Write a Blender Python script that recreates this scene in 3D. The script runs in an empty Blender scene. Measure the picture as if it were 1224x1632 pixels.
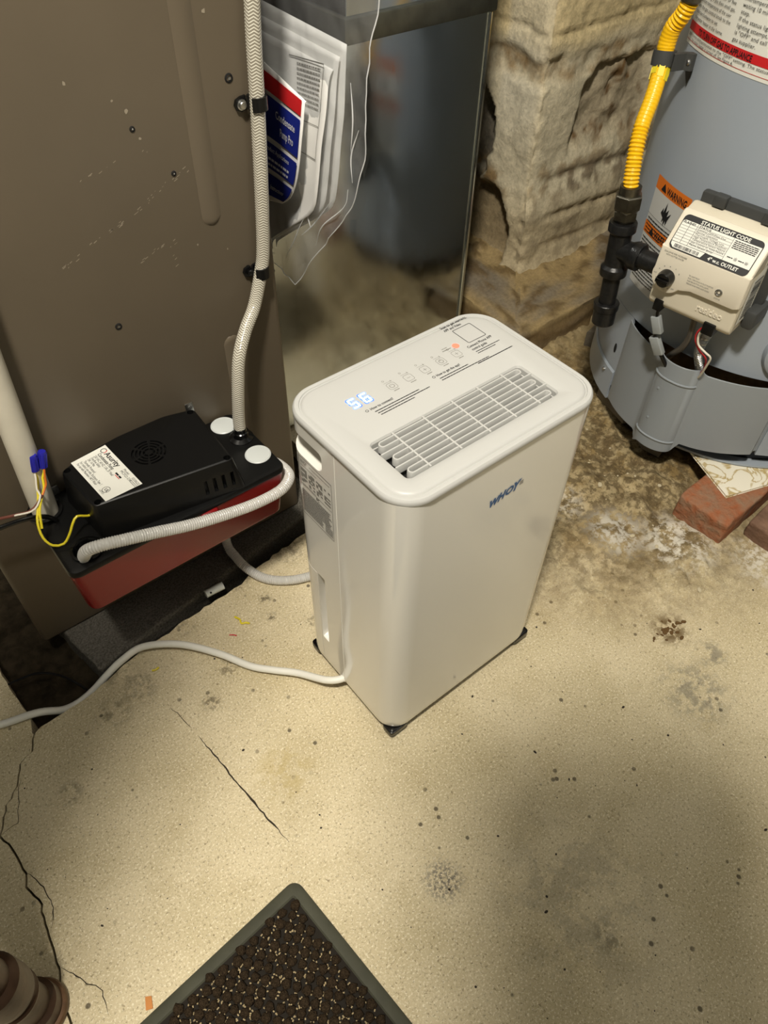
import bpy, bmesh, math, random
from mathutils import Vector, Matrix, noise, Euler

# ------------------------------------------------------------------ camera, world, lights, exposure
SC = bpy.context.scene
COL = SC.collection
PI = math.pi
R = math.radians


def make_camera():
    cd = bpy.data.cameras.new('camera')
    cam = bpy.data.objects.new('camera', cd)
    COL.objects.link(cam)
    pitch, roll, yaw = 0.8433872, 0.0272050, R(-40.0)
    cp, sp = math.cos(pitch), math.sin(pitch)
    right, up, fwd = Vector((1, 0, 0)), Vector((0, sp, cp)), Vector((0, cp, -sp))
    c, s = math.cos(roll), math.sin(roll)
    r = right * c + up * s
    u = -right * s + up * c
    m = Matrix((r, u, -fwd)).transposed()
    m = Matrix.Rotation(yaw, 3, 'Z') @ m
    cam.matrix_world = Matrix.Translation((0, 0, 0.84)) @ m.to_4x4()
    cd.sensor_fit = 'VERTICAL'
    cd.sensor_height = 24.0
    cd.sensor_width = 18.0
    cd.lens = 24.0 * 1191.24 / 1632.0
    cd.clip_start = 0.02
    SC.camera = cam


make_camera()

world = bpy.data.worlds.new('world')
SC.world = world
world.use_nodes = True
world.node_tree.nodes['Background'].inputs['Color'].default_value = (0.9, 0.95, 1.0, 1)
world.node_tree.nodes['Background'].inputs['Strength'].default_value = 0.02

SC.view_settings.view_transform = 'Standard'
SC.view_settings.look = 'None'
SC.view_settings.gamma = 1.0
SC.view_settings.use_curve_mapping = False
SC.view_settings.exposure = 0.0


def area_light(name, loc, target, size, power, col, spread=180):
    ld = bpy.data.lights.new(name, 'AREA')
    ld.shape = 'DISK'
    ld.size = size
    ld.energy = power
    ld.color = col
    ld.spread = R(spread)
    o = bpy.data.objects.new(name, ld)
    COL.objects.link(o)
    o.location = loc
    d = Vector(target) - Vector(loc)
    o.rotation_euler = d.to_track_quat('-Z', 'Y').to_euler()
    return o


def point_light(name, loc, radius, power, col):
    ld = bpy.data.lights.new(name, 'POINT')
    ld.shadow_soft_size = radius
    ld.energy = power
    ld.color = col
    o = bpy.data.objects.new(name, ld)
    COL.objects.link(o)
    o.location = loc
    return o


def spot_light(name, loc, target, radius, power, col, cone, blend):
    ld = bpy.data.lights.new(name, 'SPOT')
    ld.shadow_soft_size = radius
    ld.energy = power
    ld.color = col
    ld.spot_size = R(cone)
    ld.spot_blend = blend
    o = bpy.data.objects.new(name, ld)
    COL.objects.link(o)
    o.location = loc
    d = Vector(target) - Vector(loc)
    o.rotation_euler = d.to_track_quat('-Z', 'Y').to_euler()
    return o


WARM = (1.0, 0.93, 0.81)
point_light('hanging_bulb', (-0.28, -0.13, 2.10), 0.085, 192, WARM)
area_light('fill_lamp', (0.75, -0.75, 2.2), (0.75, 0.0, 0), 0.35, 4, (1.0, 0.95, 0.88))  # added fill with no fixture of its own, lifts the faces towards the room

# ------------------------------------------------------------------ helpers
WM = {}


def lin(c):
    out = []
    for v in c[:3]:
        v = v / 255.0
        out.append(v / 12.92 if v <= 0.04045 else ((v + 0.055) / 1.055) ** 2.4)
    return (out[0], out[1], out[2], 1.0)


def mat(name, col, rough=0.5, metal=0.0, spec=0.5, coat=0.0, var=None, bump=None, trans=0.0, alpha=1.0,
        emit=None, estr=0.0, ior=1.45, col2=None, sss=0.0):
    """procedural material; var=(scale, amount) colour mottling, bump=(scale, strength, distance)"""
    m = bpy.data.materials.new(name)
    m.use_nodes = True
    nt = m.node_tree
    b = nt.nodes['Principled BSDF']
    I = b.inputs
    I['Base Color'].default_value = lin(col)
    I['Roughness'].default_value = rough
    I['Metallic'].default_value = metal
    I['Specular IOR Level'].default_value = spec
    I['Coat Weight'].default_value = coat
    I['Coat Roughness'].default_value = 0.08
    I['Transmission Weight'].default_value = trans
    I['IOR'].default_value = ior
    I['Alpha'].default_value = alpha
    if sss:
        I['Subsurface Weight'].default_value = sss
        I['Subsurface Radius'].default_value = (0.01, 0.01, 0.01)
    if emit:
        I['Emission Color'].default_value = lin(emit)
        I['Emission Strength'].default_value = estr
    if var or bump:
        tc = nt.nodes.new('ShaderNodeTexCoord')
    if var:
        nz = nt.nodes.new('ShaderNodeTexNoise')
        nz.inputs['Scale'].default_value = var[0]
        nz.inputs['Detail'].default_value = 6
        nt.links.new(tc.outputs['Object'], nz.inputs['Vector'])
        mx = nt.nodes.new('ShaderNodeMix')
        mx.data_type = 'RGBA'
        a = lin(col)
        if col2:
            bcol = lin(col2)
        else:
            k = 1.0 - var[1]
            bcol = (a[0] * k, a[1] * k, a[2] * k, 1)
        mx.inputs[6].default_value = a
        mx.inputs[7].default_value = bcol
        rp = nt.nodes.new('ShaderNodeValToRGB')
        rp.color_ramp.elements[0].position = 0.35
        rp.color_ramp.elements[1].position = 0.68
        nt.links.new(nz.outputs['Fac'], rp.inputs['Fac'])
        nt.links.new(rp.outputs['Color'], mx.inputs[0])
        nt.links.new(mx.outputs[2], I['Base Color'])
    if bump:
        nb = nt.nodes.new('ShaderNodeTexNoise')
        nb.inputs['Scale'].default_value = bump[0]
        nb.inputs['Detail'].default_value = 5
        nt.links.new(tc.outputs['Object'], nb.inputs['Vector'])
        bp = nt.nodes.new('ShaderNodeBump')
        bp.inputs['Strength'].default_value = bump[1]
        bp.inputs['Distance'].default_value = bump[2] if len(bump) > 2 else 0.001
        nt.links.new(nb.outputs['Fac'], bp.inputs['Height'])
        nt.links.new(bp.outputs['Normal'], I['Normal'])
    return m


def NB():
    return bmesh.new()


def obj(name, bm, m, parent=None, local=False, smooth=30, kind=None):
    """link a bmesh as ONE mesh object; vertices in scene coordinates unless local"""
    me = bpy.data.meshes.new(name)
    M = WM[parent.name] if parent else Matrix.Identity(4)
    if parent and not local:
        bm.transform(M.inverted())
    bmesh.ops.recalc_face_normals(bm, faces=[f for f in bm.faces])
    bm.to_mesh(me)
    bm.free()
    if smooth:
        me.shade_smooth()
        me.set_sharp_from_angle(angle=R(smooth))
    for mm in (m if isinstance(m, (list, tuple)) else [m]):
        me.materials.append(mm)
    o = bpy.data.objects.new(name, me)
    COL.objects.link(o)
    if parent:
        o.parent = parent
    WM[o.name] = M.copy()
    if kind:
        o['kind'] = kind
    return o


def thing(name, label, cat, loc=(0, 0, 0), rotz=0.0, group=None):
    o = bpy.data.objects.new(name, None)
    COL.objects.link(o)
    o.empty_display_size = 0.05
    o.location = loc
    o.rotation_euler = (0, 0, rotz)
    WM[o.name] = Matrix.Translation(loc) @ Matrix.Rotation(rotz, 4, 'Z')
    return tag(o, label, cat, group)


def tag(o, label, cat, group=None):
    o['label'] = label
    o['category'] = cat
    if group:
        o['group'] = group
    return o


def dup_part(src, parent, name=None):
    c = src.copy()
    COL.objects.link(c)
    c.parent = parent
    WM[c.name] = WM[parent.name].copy()
    return c


def box(bm, x0, x1, y0, y1, z0, z1, bev=0.0, seg=2, M=None):
    r = bmesh.ops.create_cube(bm, size=1.0)
    vs = r['verts']
    for v in vs:
        v.co = Vector((x0 + (v.co.x + .5) * (x1 - x0), y0 + (v.co.y + .5) * (y1 - y0), z0 + (v.co.z + .5) * (z1 - z0)))
    if bev > 0:
        es = list({e for v in vs for e in v.link_edges})
        r2 = bmesh.ops.bevel(bm, geom=es, offset=bev, segments=seg, profile=0.5, affect='EDGES')
        vs = list({v for f in r2['faces'] for v in f.verts} | {v for v in vs if v.is_valid})
    if M is not None:
        for v in vs:
            v.co = M @ v.co
    return vs


def rrect(x0, x1, y0, y1, r, n=6):
    pts = []
    for cx, cy, a0 in ((x1 - r, y0 + r, -90), (x1 - r, y1 - r, 0), (x0 + r, y1 - r, 90), (x0 + r, y0 + r, 180)):
        for i in range(n + 1):
            a = R(a0 + 90 * i / n)
            pts.append((cx + r * math.cos(a), cy + r * math.sin(a)))
    return pts


def rings(bm, loops, cap0=True, cap1=True, closed=True, M=None):
    """skin a list of vertex loops (equal length lists of 3D points)"""
    vl = []
    for lp in loops:
        vl.append([bm.verts.new((M @ Vector(p)) if M is not None else Vector(p)) for p in lp])
    n = len(loops[0])
    for a, b in zip(vl[:-1], vl[1:]):
        for i in range(n if closed else n - 1):
            j = (i + 1) % n
            bm.faces.new((a[i], a[j], b[j], b[i]))
    if cap0:
        bm.faces.new(list(reversed(vl[0])))
    if cap1:
        bm.faces.new(vl[-1])
    return vl


def inset_pts(pts, d):
    """offset a closed ccw outline inwards by d"""
    n = len(pts)
    out = []
    for i in range(n):
        p0, p1, p2 = Vector(pts[i - 1]), Vector(pts[i]), Vector(pts[(i + 1) % n])
        e1, e2 = (p1 - p0), (p2 - p1)
        if e1.length < 1e-9:
            e1 = e2
        if e2.length < 1e-9:
            e2 = e1
        e1.normalize(); e2.normalize()
        n1, n2 = Vector((-e1.y, e1.x)), Vector((-e2.y, e2.x))
        nn = n1 + n2
        k = nn.length
        nn.normalize()
        cs = max(0.35, nn.dot(n1))
        q = p1 + nn * (d / cs)
        out.append((q.x, q.y))
    return out


def prism(bm, pts, z0, z1, bev=0.0, M=None, both=True):
    lp = []
    if bev > 0:
        if both:
            lp += [[(x, y, z0) for x, y in inset_pts(pts, bev)], [(x, y, z0 + .3 * bev) for x, y in inset_pts(pts, .3 * bev)]]
        lp.append([(x, y, z0 + (bev if both else 0)) for x, y in pts])
        lp.append([(x, y, z1 - bev) for x, y in pts])
        lp.append([(x, y, z1 - .3 * bev) for x, y in inset_pts(pts, .3 * bev)])
        lp.append([(x, y, z1) for x, y in inset_pts(pts, bev)])
    else:
        lp = [[(x, y, z0) for x, y in pts], [(x, y, z1) for x, y in pts]]
    return rings(bm, lp, M=M)


def frame_z(origin, axis, xhint=(1, 0, 0)):
    z = Vector(axis).normalized()
    x = Vector(xhint)
    if abs(x.normalized().dot(z)) > .95:
        x = Vector((0, 1, 0))
    x = (x - z * x.dot(z)).normalized()
    y = z.cross(x)
    m = Matrix((x, y, z)).transposed().to_4x4()
    return Matrix.Translation(origin) @ m


def lathe(bm, prof, origin=(0, 0, 0), axis=(0, 0, 1), seg=28, cap0=True, cap1=True):
    M = frame_z(origin, axis)
    loops = []
    for r, h in prof:
        r = max(r, 1e-5)
        loops.append([(r * math.cos(2 * PI * i / seg), r * math.sin(2 * PI * i / seg), h) for i in range(seg)])
    return rings(bm, loops, cap0, cap1, M=M)


def hexa(bm, r, h0, h1, origin, axis, bev=0.0015):
    lathe(bm, [(r - bev, h0), (r, h0 + bev), (r, h1 - bev), (r - bev, h1)], origin, axis, seg=6)


def spline(pts, step=0.004):
    P = [Vector(p) for p in pts]
    P = [P[0] * 2 - P[1]] + P + [P[-1] * 2 - P[-2]]
    out = []
    for i in range(1, len(P) - 2):
        p0, p1, p2, p3 = P[i - 1], P[i], P[i + 1], P[i + 2]
        n = max(2, int((p2 - p1).length / step))
        for k in range(n):
            t = k / n
            out.append(0.5 * ((2 * p1) + (p2 - p0) * t + (2 * p0 - 5 * p1 + 4 * p2 - p3) * t * t + (3 * p1 - p0 - 3 * p2 + p3) * t ** 3))
    out.append(P[-2].copy())
    return out


def tube(bm, pts, r, seg=12, step=0.004, smooth=True, cap=True, uv=False):
    """tube along a spline; r a number or a function of arc length (metres)"""
    path = spline(pts, step) if smooth else [Vector(p) for p in pts]
    n = len(path)
    L = [0.0]
    for a, b in zip(path[:-1], path[1:]):
        L.append(L[-1] + (b - a).length)
    t0 = (path[1] - path[0]).normalized()
    ref = Vector((0, 0, 1)) if abs(t0.z) < .9 else Vector((1, 0, 0))
    nx = (ref - t0 * ref.dot(t0)).normalized()
    loops = []
    for i, p in enumerate(path):
        t = (path[min(i + 1, n - 1)] - path[max(i - 1, 0)]).normalized()
        nx = (nx - t * nx.dot(t)).normalized()
        ny = t.cross(nx)
        rr = r(L[i], L[-1]) if callable(r) else r
        loops.append([p + (nx * math.cos(2 * PI * k / seg) + ny * math.sin(2 * PI * k / seg)) * rr for k in range(seg)])
    vl = rings(bm, loops, cap, cap)
    if uv:
        uvl = bm.loops.layers.uv.verify()
        idx = {}
        for i, ring in enumerate(vl):
            for k, v in enumerate(ring):
                idx[v] = (L[i], k)
        for f in bm.faces:
            if len(f.verts) != 4:
                continue
            ks = [idx[l.vert][1] for l in f.loops if l.vert in idx]
            if len(ks) < 4:
                continue
            wrap = max(ks) - min(ks) > 1
            for l in f.loops:
                ll, k = idx[l.vert]
                if wrap and k == 0:
                    k = seg
                l[uvl].uv = (ll, k / seg)
    return L[-1]


def ridged(r, amp, pitch):
    return lambda s, L: r + amp * math.sin(2 * PI * s / pitch)


def text_geo(s, size, bold=0.0, shear=0.0, align='LEFT', space=1.0):
    cu = bpy.data.curves.new('tmp', 'FONT')
    cu.body = s
    cu.size = size
    cu.offset = bold * size
    cu.shear = shear
    cu.align_x = align
    cu.space_character = space
    cu.resolution_u = 2
    o = bpy.data.objects.new('tmp', cu)
    COL.objects.link(o)
    dg = bpy.context.evaluated_depsgraph_get()
    me = bpy.data.meshes.new_from_object(o.evaluated_get(dg))
    vs = [tuple(v.co) for v in me.vertices]
    fs = [tuple(p.vertices) for p in me.polygons]
    bpy.data.objects.remove(o)
    bpy.data.curves.remove(cu)
    bpy.data.meshes.remove(me)
    return vs, fs


def text(bm, s, size, fn, bold=0.0, shear=0.0, align='LEFT', width=None, space=1.0):
    """lay flat lettering; fn maps the text's own (x, y) to a point; width squeezes to an exact length"""
    vs, fs = text_geo(s, size, bold, shear, align, space)
    if not vs:
        return
    kx = 1.0
    if width:
        w = max(v[0] for v in vs) - min(v[0] for v in vs)
        kx = width / max(w, 1e-6)
    bv = [bm.verts.new(fn(v[0] * kx, v[1])) for v in vs]
    for f in fs:
        try:
            bm.faces.new([bv[i] for i in f])
        except ValueError:
            pass


def patch(bm, x0, x1, y0, y1, fn, nx=1, ny=1):
    g = [[bm.verts.new(fn(x0 + (x1 - x0) * i / nx, y0 + (y1 - y0) * j / ny)) for i in range(nx + 1)] for j in range(ny + 1)]
    for j in range(ny):
        for i in range(nx):
            bm.faces.new((g[j][i], g[j][i + 1], g[j + 1][i + 1], g[j + 1][i]))


def poly(bm, pts, fn):
    bm.faces.new([bm.verts.new(fn(x, y)) for x, y in pts])


def dashes(bm, x0, x1, y, h, fn, rnd, gap=0.25, wmin=1.5, wmax=5.0, nx=1):
    """a line of print too small to read, as word-length strokes"""
    x = x0
    while x < x1 - h * .5:
        w = min(h * rnd.uniform(wmin, wmax), x1 - x)
        patch(bm, x, x + w, y, y + h, fn, nx, 1)
        x += w + h * gap * 2.2


def outline(bm, x0, x1, y0, y1, w, fn, r=0.0, nx=1):
    if r > 0:
        o = rrect(x0, x1, y0, y1, r, 4)
        i = inset_pts(o, w)
        a = [bm.verts.new(fn(*p)) for p in o]
        b = [bm.verts.new(fn(*p)) for p in i]
        n = len(a)
        for k in range(n):
            bm.faces.new((a[k], a[(k + 1) % n], b[(k + 1) % n], b[k]))
    else:
        patch(bm, x0, x1, y0, y0 + w, fn, nx); patch(bm, x0, x1, y1 - w, y1, fn, nx)
        patch(bm, x0, x0 + w, y0 + w, y1 - w, fn); patch(bm, x1 - w, x1, y0 + w, y1 - w, fn)


def ringflat(bm, cx, cy, r0, r1, fn, n=20, a0=0, a1=360):
    m = n if a1 - a0 >= 360 else n + 1
    A = [R(a0 + (a1 - a0) * i / n) for i in range(m)]
    a = [bm.verts.new(fn(cx + r0 * math.cos(t), cy + r0 * math.sin(t))) for t in A]
    b = [bm.verts.new(fn(cx + r1 * math.cos(t), cy + r1 * math.sin(t))) for t in A]
    for k in range(n):
        j = (k + 1) % m
        bm.faces.new((a[k], a[j], b[j], b[k]))


def disc(bm, cx, cy, r, fn, n=16):
    bm.faces.new([bm.verts.new(fn(cx + r * math.cos(2 * PI * i / n), cy + r * math.sin(2 * PI * i / n))) for i in range(n)])


def cut(o, cutters):
    """boolean difference, baked into the mesh"""
    tmp = []
    for bm in cutters:
        M = WM[o.name]
        bm.transform(M.inverted())
        bmesh.ops.recalc_face_normals(bm, faces=bm.faces[:])
        me = bpy.data.meshes.new('cutter')
        bm.to_mesh(me)
        bm.free()
        c = bpy.data.objects.new('cutter', me)
        COL.objects.link(c)
        c.parent = o.parent
        tmp.append(c)
        md = o.modifiers.new('b', 'BOOLEAN')
        md.operation = 'DIFFERENCE'
        md.solver = 'EXACT'
        md.object = c
    dg = bpy.context.evaluated_depsgraph_get()
    me = bpy.data.meshes.new_from_object(o.evaluated_get(dg))
    o.modifiers.clear()
    old = o.data
    o.data = me
    nm = old.name
    bpy.data.meshes.remove(old)
    me.name = nm
    me.shade_smooth()
    me.set_sharp_from_angle(angle=R(30))
    for c in tmp:
        d = c.data
        bpy.data.objects.remove(c)
        bpy.data.meshes.remove(d)


def fbm(x, y, z, oct=4, lac=2.0, gain=0.5):
    v, a, f = 0.0, 1.0, 1.0
    for _ in range(oct):
        v += a * noise.noise(Vector((x * f, y * f, z * f)))
        a *= gain
        f *= lac
    return v


def sstep(a, b, x):
    t = max(0.0, min(1.0, (x - a) / (b - a)))
    return t * t * (3 - 2 * t)


# ------------------------------------------------------------------ materials
def concrete_mat(name, stains=(), rough_patch=False):
    """sanded concrete: fine light and dark grains, broad mottling and stains of their own shape"""
    m = bpy.data.materials.new(name)
    m.use_nodes = True
    nt = m.node_tree
    N, Lk = nt.nodes, nt.links
    b = N['Principled BSDF']
    b.inputs['Roughness'].default_value = 0.85
    b.inputs['Specular IOR Level'].default_value = 0.25
    geo = N.new('ShaderNodeNewGeometry')
    P = geo.outputs['Position']

    def nz(scale, det=4, rgh=.55, dist=0.0):
        n = N.new('ShaderNodeTexNoise')
        n.inputs['Scale'].default_value = scale
        n.inputs['Detail'].default_value = det
        n.inputs['Roughness'].default_value = rgh
        n.inputs['Distortion'].default_value = dist
        Lk.new(P, n.inputs['Vector'])
        return n.outputs['Fac']

    def ramp(src, p0, p1, c0=0.0, c1=1.0):
        n = N.new('ShaderNodeMapRange')
        n.interpolation_type = 'SMOOTHSTEP'
        n.inputs['From Min'].default_value = p0
        n.inputs['From Max'].default_value = p1
        n.inputs['To Min'].default_value = c0
        n.inputs['To Max'].default_value = c1
        Lk.new(src, n.inputs['Value'])
        return n.outputs['Result']

    def mix(fac, a, c):
        n = N.new('ShaderNodeMix')
        n.data_type = 'RGBA'
        if isinstance(fac, float):
            n.inputs[0].default_value = fac
        else:
            Lk.new(fac, n.inputs[0])
        if isinstance(a, tuple):
            n.inputs[6].default_value = lin(a)
        else:
            Lk.new(a, n.inputs[6])
        if isinstance(c, tuple):
            n.inputs[7].default_value = lin(c)
        else:
            Lk.new(c, n.inputs[7])
        return n.outputs[2]

    def mul(a, c):
        n = N.new('ShaderNodeMath')
        n.operation = 'MULTIPLY'
        for i, v in enumerate((a, c)):
            if isinstance(v, float):
                n.inputs[i].default_value = v
            else:
                Lk.new(v, n.inputs[i])
        return n.outputs[0]

    if rough_patch:
        col = mix(ramp(nz(7, 5), .32, .7), (168, 150, 110), (138, 118, 78))
    else:
        col = mix(ramp(nz(7, 5), .32, .7), (212, 198, 165), (192, 178, 143))
    col = mix(ramp(nz(22, 5, .65), .48, .8, 0, .6), col, (150, 130, 90) if rough_patch else (182, 166, 128))
    grain = nz(430, 3, .7)
    col = mix(ramp(grain, .52, .66, 0, .35 if rough_patch else .8), col, (240, 231, 206))
    col = mix(ramp(nz(330, 4, .75, .3), .53, .68, 0, .7), col, (112, 96, 66))
    # sparse dark aggregate
    vo = N.new('ShaderNodeTexVoronoi')
    vo.inputs['Scale'].default_value = 55
    vo.inputs['Randomness'].default_value = 1
    Lk.new(P, vo.inputs['Vector'])
    dots = ramp(vo.outputs['Distance'], .10, .17, 1, 0)
    dots = mul(dots, ramp(nz(9, 2), .52, .6))
    col = mix(mul(dots, .8), col, (62, 52, 40))
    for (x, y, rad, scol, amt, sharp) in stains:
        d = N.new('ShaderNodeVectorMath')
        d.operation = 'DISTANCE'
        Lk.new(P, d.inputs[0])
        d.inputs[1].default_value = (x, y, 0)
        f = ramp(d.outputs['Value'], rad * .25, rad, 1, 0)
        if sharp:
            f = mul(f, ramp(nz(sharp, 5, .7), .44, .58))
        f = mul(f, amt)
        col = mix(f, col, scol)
    if rough_patch:
        col = mix(ramp(nz(9, 5, .65), .34, .6, .25, 1), col, (132, 108, 64))
        col = mix(ramp(nz(20, 6, .7), .50, .7), col, (92, 76, 52))
        col = mix(ramp(nz(48, 6, .75), .60, .72, 0, .8), col, (208, 198, 178))
    Lk.new(col, b.inputs['Base Color'])
    bp = N.new('ShaderNodeBump')
    bp.inputs['Strength'].default_value = 0.5
    bp.inputs['Distance'].default_value = 0.0011
    Lk.new(grain, bp.inputs['Height'])
    bp2 = N.new('ShaderNodeBump')
    bp2.inputs['Strength'].default_value = 0.45
    bp2.inputs['Distance'].default_value = 0.004
    Lk.new(nz(40, 5, .6), bp2.inputs['Height'])
    Lk.new(bp.outputs['Normal'], bp2.inputs['Normal'])
    Lk.new(bp2.outputs['Normal'], b.inputs['Normal'])
    return m


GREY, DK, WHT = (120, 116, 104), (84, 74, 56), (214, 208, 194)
M_slab = concrete_mat('concrete', [
    (.65, .176, .035, (88, 66, 34), .95, 70.), (.206, .132, .030, (104, 100, 94), .9, 300.),
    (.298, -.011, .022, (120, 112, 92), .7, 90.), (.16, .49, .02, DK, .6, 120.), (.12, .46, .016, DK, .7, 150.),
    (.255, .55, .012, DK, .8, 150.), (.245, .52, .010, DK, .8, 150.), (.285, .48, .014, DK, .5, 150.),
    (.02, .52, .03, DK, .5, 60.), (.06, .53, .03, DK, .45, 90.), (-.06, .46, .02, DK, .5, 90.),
    (.30, .03, .12, GREY, .35, 30.), (.60, .10, .06, GREY, .6, 60.), (.66, .12, .03, GREY, .7, 50.),
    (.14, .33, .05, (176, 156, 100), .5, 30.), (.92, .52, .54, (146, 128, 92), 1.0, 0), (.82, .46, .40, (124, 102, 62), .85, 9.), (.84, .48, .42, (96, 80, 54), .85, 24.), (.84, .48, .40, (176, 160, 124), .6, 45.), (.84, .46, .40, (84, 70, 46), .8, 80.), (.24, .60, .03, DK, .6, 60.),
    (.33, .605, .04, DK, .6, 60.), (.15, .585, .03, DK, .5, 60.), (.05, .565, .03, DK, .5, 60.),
    (.78, .26, .075, WHT, .85, 60.), (.72, .33, .06, WHT, .7, 80.), (.86, .16, .07, WHT, .75, 70.), (.70, .42, .05, WHT, .5, 90.),
])
M_rough = M_slab
M_dirt = mat('dirt', (58, 50, 38), .95, var=(60, .6), bump=(140, .9, .004), spec=.1)
M_block = mat('cast_block', (104, 100, 92), .9, var=(420, .55), bump=(300, .9, .002), spec=.2)
M_white = mat('white_plastic', (226, 224, 217), .10, spec=.6, coat=.5)
M_lid = mat('white_lid_plastic', (186, 186, 183), .38, spec=.4)
M_dark = mat('dark_void', (12, 12, 12), .8)
M_blackp = mat('black_plastic', (15, 15, 15), .34, spec=.35, bump=(900, .15, .0004))
M_blackg = mat('black_gloss', (10, 10, 10), .2, spec=.5)
M_red = mat('red_plastic', (128, 14, 17), .26, spec=.5)
M_furn = mat('tan_enamel', (102, 92, 77), .42, spec=.4, var=(14, .06), bump=(320, .06, .0003))
M_furn2 = mat('scuffed_enamel', (150, 140, 122), .6)
M_cap = mat('frosted_cap', (196, 200, 198), .35)
M_steel = mat('zinc_steel', (190, 190, 188), .3, metal=1.0)
M_iron = mat('black_iron', (44, 44, 44), .36, metal=.55, spec=.5, var=(160, .35), bump=(220, .35, .0012))
M_nut = mat('plated_fitting', (120, 116, 104), .38, metal=1.0, var=(90, .35))
M_yellow = mat('yellow_jacket', (232, 180, 14), .32, spec=.5)
M_grayp = mat('heater_enamel', (150, 158, 167), .36, spec=.45, bump=(260, .08, .0004))
M_graya = mat('apron_enamel', (138, 144, 149), .38, spec=.45)
M_valve = mat('cream_plastic', (210, 202, 182), .42, spec=.4)
M_valve2 = mat('cream_plastic_raised', (222, 214, 196), .42, spec=.4)
M_dgray = mat('dark_grey_plastic', (58, 59, 58), .55)
M_label = mat('label_paper', (222, 221, 212), .5)
M_glabel = mat('grey_label', (190, 190, 186), .5)
M_ink = mat('black_ink', (22, 22, 24), .55)
M_gink = mat('grey_ink', (128, 126, 120), .6)
M_orange = mat('orange_print', (214, 112, 30), .5)
M_redink = mat('red_print', (196, 34, 38), .5)
M_blueink = mat('blue_print', (28, 40, 128), .4)
M_logo = mat('logo_blue', (24, 84, 140), .4)
M_paper = mat('paper', (240, 239, 236), .7, var=(30, .05))
M_pvc = mat('pvc', (206, 200, 184), .4, var=(40, .08))
M_cordw = mat('white_cord', (226, 224, 214), .4)
M_hosec = mat('clear_corrugated', (222, 220, 215), .22, spec=.6, trans=.25)
M_brick = mat('brick', (150, 92, 62), .92, var=(60, .4), bump=(120, .9, .004), col2=(140, 112, 90), spec=.15)
M_brick2 = mat('brick_dusty', (128, 100, 82), .9, var=(38, .4), bump=(120, .8, .003), spec=.2)
M_rubber = mat('mat_rubber', (70, 70, 56), .7, var=(60, .2), bump=(200, .3, .001))
M_pile = mat('mat_pile', (72, 59, 44), .95, var=(500, .6), bump=(700, 1.0, .004), spec=.1)
M_tan = mat('mat_fleck', (164, 146, 110), .9)
M_post = mat('brown_post', (74, 54, 40), .38, metal=.35, var=(60, .45), bump=(90, .3, .001))
M_postrim = mat('rust_rim', (112, 84, 60), .45, metal=.3, var=(120, .5))
M_blue = mat('blue_connector', (34, 34, 150), .4)
M_wyel = mat('yellow_wire', (222, 204, 44), .4)
M_wbrn = mat('brown_wire', (110, 62, 50), .5)
M_wwht = mat('white_wire', (224, 218, 204), .4)
M_wred = mat('red_wire', (190, 44, 50), .4)
M_worg = mat('orange_wire', (206, 110, 40), .4)
M_wgry = mat('grey_tube', (96, 92, 86), .4, metal=.5)
M_digit = mat('blue_display', (210, 225, 255), .4, emit=(205, 225, 255), estr=1.4)
M_halo = mat('display_glow', (150, 175, 235), .4, emit=(90, 140, 255), estr=.75)
M_led = mat('red_led', (255, 120, 100), .4, emit=(255, 70, 50), estr=2.2)
M_wood = mat('grey_shim', (120, 112, 98), .85, var=(50, .3), bump=(150, .5, .002))
M_insul = mat('brown_insulation', (134, 108, 76), .9, var=(50, .5), bump=(90, .8, .004))
M_wallp = mat('room_paint', (98, 100, 98), .9, var=(3, .2))
M_chip = mat('orange_chip', (196, 130, 70), .8)
M_speck = mat('dark_pebble', (54, 46, 38), .9)


def galvanised():
    m = mat('galvanised', (128, 134, 138), .24, metal=1.0)
    nt = m.node_tree
    b = nt.nodes['Principled BSDF']
    tc = nt.nodes.new('ShaderNodeTexCoord')
    vo = nt.nodes.new('ShaderNodeTexVoronoi')
    vo.inputs['Scale'].default_value = 70
    mp = nt.nodes.new('ShaderNodeMapping')
    mp.inputs['Scale'].default_value = (1, 1, .55)
    nt.links.new(tc.outputs['Object'], mp.inputs['Vector'])
    nt.links.new(mp.outputs['Vector'], vo.inputs['Vector'])
    nz = nt.nodes.new('ShaderNodeTexNoise')
    nz.inputs['Scale'].default_value = 6
    nz.inputs['Detail'].default_value = 6
    nt.links.new(tc.outputs['Object'], nz.inputs['Vector'])
    bw = nt.nodes.new('ShaderNodeRGBToBW')
    nt.links.new(vo.outputs['Color'], bw.inputs['Color'])
    ma = nt.nodes.new('ShaderNodeMapRange')
    ma.inputs['To Min'].default_value = .11
    ma.inputs['To Max'].default_value = .19
    nt.links.new(bw.outputs['Val'], ma.inputs['Value'])
    nt.links.new(ma.outputs['Result'], b.inputs['Roughness'])
    mx = nt.nodes.new('ShaderNodeMix')
    mx.data_type = 'RGBA'
    mx.inputs[6].default_value = lin((168, 174, 178))
    mx.inputs[7].default_value = lin((196, 202, 206))
    nt.links.new(nz.outputs['Fac'], mx.inputs[0])
    nt.links.new(mx.outputs[2], b.inputs['Base Color'])
    return m


M_galv = galvanised()


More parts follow.
